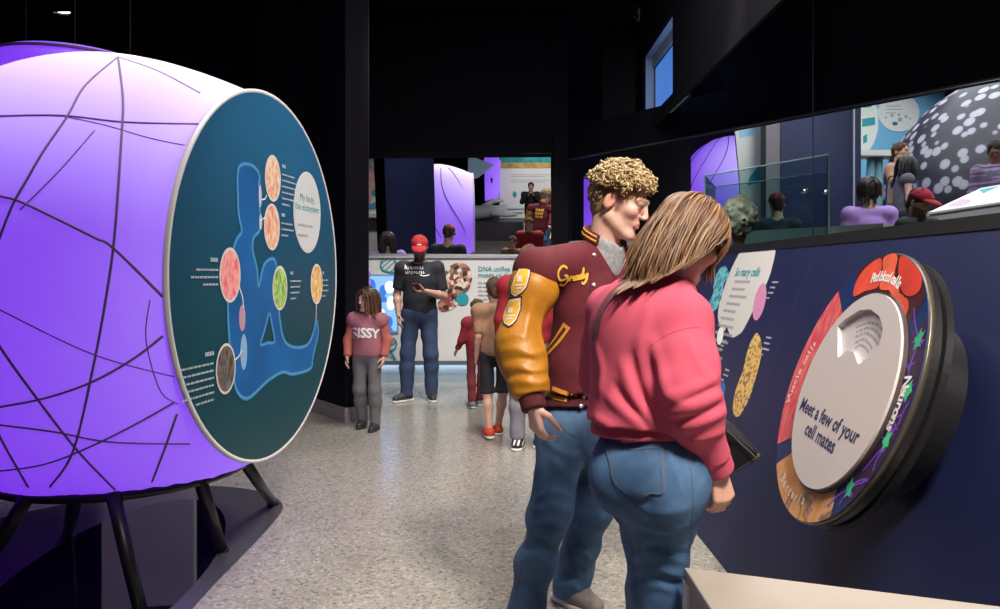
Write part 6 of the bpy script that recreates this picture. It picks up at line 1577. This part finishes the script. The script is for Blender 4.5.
for x_, xt in ((-.55, -1.1), (.15, -.1)): light('SPOT', (x_, 6.4, 4.6), 330, (1, .96, .92), (xt, 9.4, .75), .15, .80, .5)
light('AREA', (.7, 4.3, 4.6), 190, (1, .93, .86), (.7, 4.3, 0), 2.2)  # unseen area light added to soften the floor shadows
light('SPOT', (.2, 5.2, 4.6), 240, (1, .95, .90), (-.2, 6.2, 0), .2, 1.0, .8)
light('SPOT', (1.2, 4.6, 4.5), 320, (1, .95, .90), (1.95, 6.05, 1.75), .1, .30, .7)  # added spot, brightens the specimen
light('AREA', (5.2, 9.0, 4.5), 240, (1, .97, .95), (5.2, 9.0, 0), 5.0)
light('SPOT', (4.2, 5.9, 4.5), 260, (1, .96, .92), (4.0, 7.4, 1.8), .2, 1.5, .8)
light('SPOT', (3.0, 7.7, 4.5), 160, (1, .97, .95), (3.15, 9.2, 2.4), .2, .9, .7)  # extra spot added to lift the signboard
light('SPOT', (.9, .6, 4.6), 900, (1, .97, .95), (.9, -2.6, 1.3), .3, 1.1, .7)  # unseen spot added for the exhibit wall behind the camera
light('SPOT', (-3.0, 8.0, 3.9), 120, (1, .97, .95), (-2.6, 5.9, 1.5), .15, .7, .6)  # narrow spot put in to light the exhibit screen
light('SPOT', (5.5, 9.9, 4.6), 420, (1, .97, .95), (6.5, 13.2, 3.5), .2, .9, .7)  # spot added to brighten the far exhibit board
light('SPOT', (1.5, 3.1, 4.6), 260, (1, .96, .94), (-1.04, 3.4, 1.35), .2, .42, .5)  # added spot aimed at the disc alone
light('SPOT', (-1.6, 3.1, 4.66), 380, (1, .94, .92), (-1.75, 3.25, 2.0), .2, .78, .6)  # overhead spot added to whiten the lantern top
light('SPOT', (-.1, 9.0, 4.5), 150, (1, .97, .95), (-1.45, 7.5, 1.9), .15, .8, .7)  # added spot, lifts the navy column back in the mirror
light('SPOT', (-2.1, 9.2, 4.5), 130, (1, .97, .95), (-1.75, 8.4, 1.4), .15, .6, .7)  # added spot for the lilac woman behind the column
l_ = light('AREA', (-1.2, 9.455, .232), 5.0, (.72, .86, 1.), (-1.2, 9.53, .0), 3.7, sizey=.03)  # unseen strip light added under the lip for the plinth
light('POINT', (xw + .07, 7.7, 3.3), 3.5, (.3, .55, 1.), None, .05)  # blue point light added to tint the window reveal
w = bpy.data.worlds.new('world'); SC.world = w; w.use_nodes = True
w.node_tree.nodes['Background'].inputs[0].default_value = (.30, .30, .42, 1); w.node_tree.nodes['Background'].inputs[1].default_value = .02

# ------------------------------------------------------------------ camera
cam = bpy.data.cameras.new('camera'); co_ = bpy.data.objects.new('camera', cam); COL.objects.link(co_)
co_.location = (0, 0, CZ); co_.rotation_euler = (PI / 2, 0, 0); cam.sensor_width = 36; cam.lens = F * 36 / 1000; cam.shift_y = -(304.5 - HY) / 1000; cam.clip_start = .02
SC.camera = co_
SC.view_settings.view_transform = 'Standard'; SC.view_settings.look = 'None'; SC.view_settings.gamma = 1; SC.view_settings.exposure = 0; SC.view_settings.use_curve_mapping = False
SC.cycles.use_denoising = True; SC.cycles.max_bounces = 8; SC.cycles.transparent_max_bounces = 16; SC.cycles.sample_clamp_indirect = 4; SC.cycles.caustics_reflective = False; SC.cycles.caustics_refractive = False
for o in list(bpy.data.objects):
    if '_b' in o: del o['_b']
